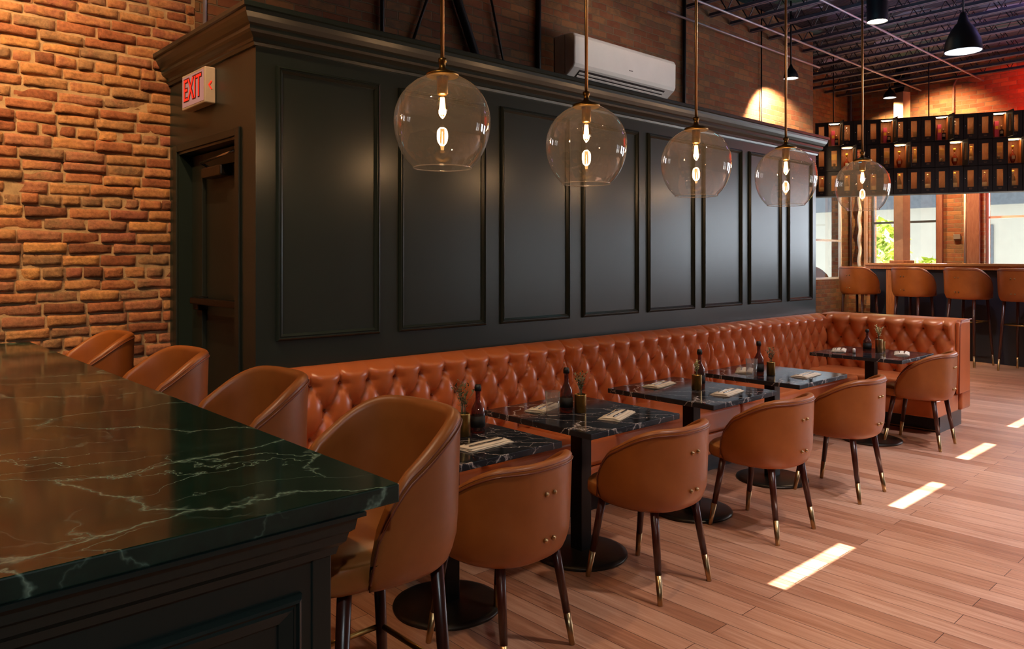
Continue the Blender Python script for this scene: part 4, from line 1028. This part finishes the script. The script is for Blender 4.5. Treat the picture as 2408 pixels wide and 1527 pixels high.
plan = {(0, 1): [('crimson', -.015, .17), ('square', .030, .07)], (0, 2): [('clear', -.005, .10)], (0, 3): [('kraft', .022, .10)],
        (1, 1): [('yellow', 0, .10)], (1, 2): [('decanter', -.005, .12)], (1, 3): [('redb', -.030, .08), ('yellb', .022, .10)], (2, 0): [('brown', .008, .10)], (2, 2): [('pale', -.005, .10)]}
for i in range(NC):
    for r in range(3):
        for kind, dx, dy in plan.get((r, i % 4), []):
            where = ' in the %s row, %s locker from the left' % (rown[2-r], ordn[i])
            if kind not in protos:
                o = stock(kind); protos[kind] = o; o['label'] = desc[kind]+where
            else: o = dup(protos[kind], None, None, None, desc[kind]+where)
            if kind == 'square': pass
            place(o, i, 2-r, dx, dy)

# ------------------------------------------------------------------ outdoors beyond the windows
og = tag(MB().box(XF+.3, 40, -25, 30, -.3, -.1).build('outside_ground', M['extg']), 'pale paving outside the far windows', 'ground'); struct(og)
hs = thing('neighbour_house', (26, 9, -.1), 'pale house beyond the far windows', 'building', 0)
MB().box(0, 6, -8, 8, 0, 3.2).build('wall', M['ext'], hs); MB().prism([(-8.4, 3.2), (8.4, 3.2), (0, 4.6)], -.3, 6.3, 'x').build('roof', M['roofd'], hs)
for y in (-5, -2, 1.5, 4.5): MB().box(-.04, 0, y, y+1.0, 1.2, 2.6).build('window', M['roofd'], hs)
def bush(x, y, z, r, label, seed, n=900):
    rnd = random.Random(seed); r_ = thing('garden_tree', (x, y, -.1), label, 'tree', 0, 'sunlit trees outside the far windows')
    MB().tube([(0, 0, 0), (0, 0, z)], .06, 8).build('trunk', M['walnut'], r_); b = MB()
    for k in range(n):
        a = rnd.uniform(0, 2*pi); c_ = rnd.uniform(-1, 1); q = r*rnd.uniform(.3, 1)**.5; s_ = sqrt(1-c_*c_)
        c = Vector((q*s_*cos(a), q*s_*sin(a), z+q*c_*.9)); d1 = Vector((rnd.uniform(-1, 1), rnd.uniform(-1, 1), rnd.uniform(-1, 1))).normalized(); d2 = d1.cross(Vector((.3, .5, .8))).normalized()
        L = .13; b.add([c-d1*L, c+d2*L*.45, c+d1*L, c-d2*L*.45], [(0, 1, 2, 3)])
    b.build('foliage', M['bush'], r_, fixn=False)
bush(17.0, 6.9, 1.8, .75, 'yellow green tree seen through the narrow window left of the timber column', 1)
bush(18.5, 6.2, 1.2, .45, 'low bright bush seen through the window right of the timber column', 2, 500)
# light drape in the alcove window
wd = bpy.data.worlds.new('world'); S.world = wd; wd.use_nodes = True
bg = wd.node_tree.nodes['Background']; bg.inputs[0].default_value = (.80, .88, 1., 1); bg.inputs[1].default_value = 1.1

S.view_settings.view_transform = 'Standard'; S.view_settings.look = 'None'; S.view_settings.gamma = 1; S.view_settings.exposure = .0
S.cycles.max_bounces = 8; S.cycles.transparent_max_bounces = 24; S.cycles.caustics_reflective = False; S.cycles.caustics_refractive = False
S.cycles.sample_clamp_indirect = 6
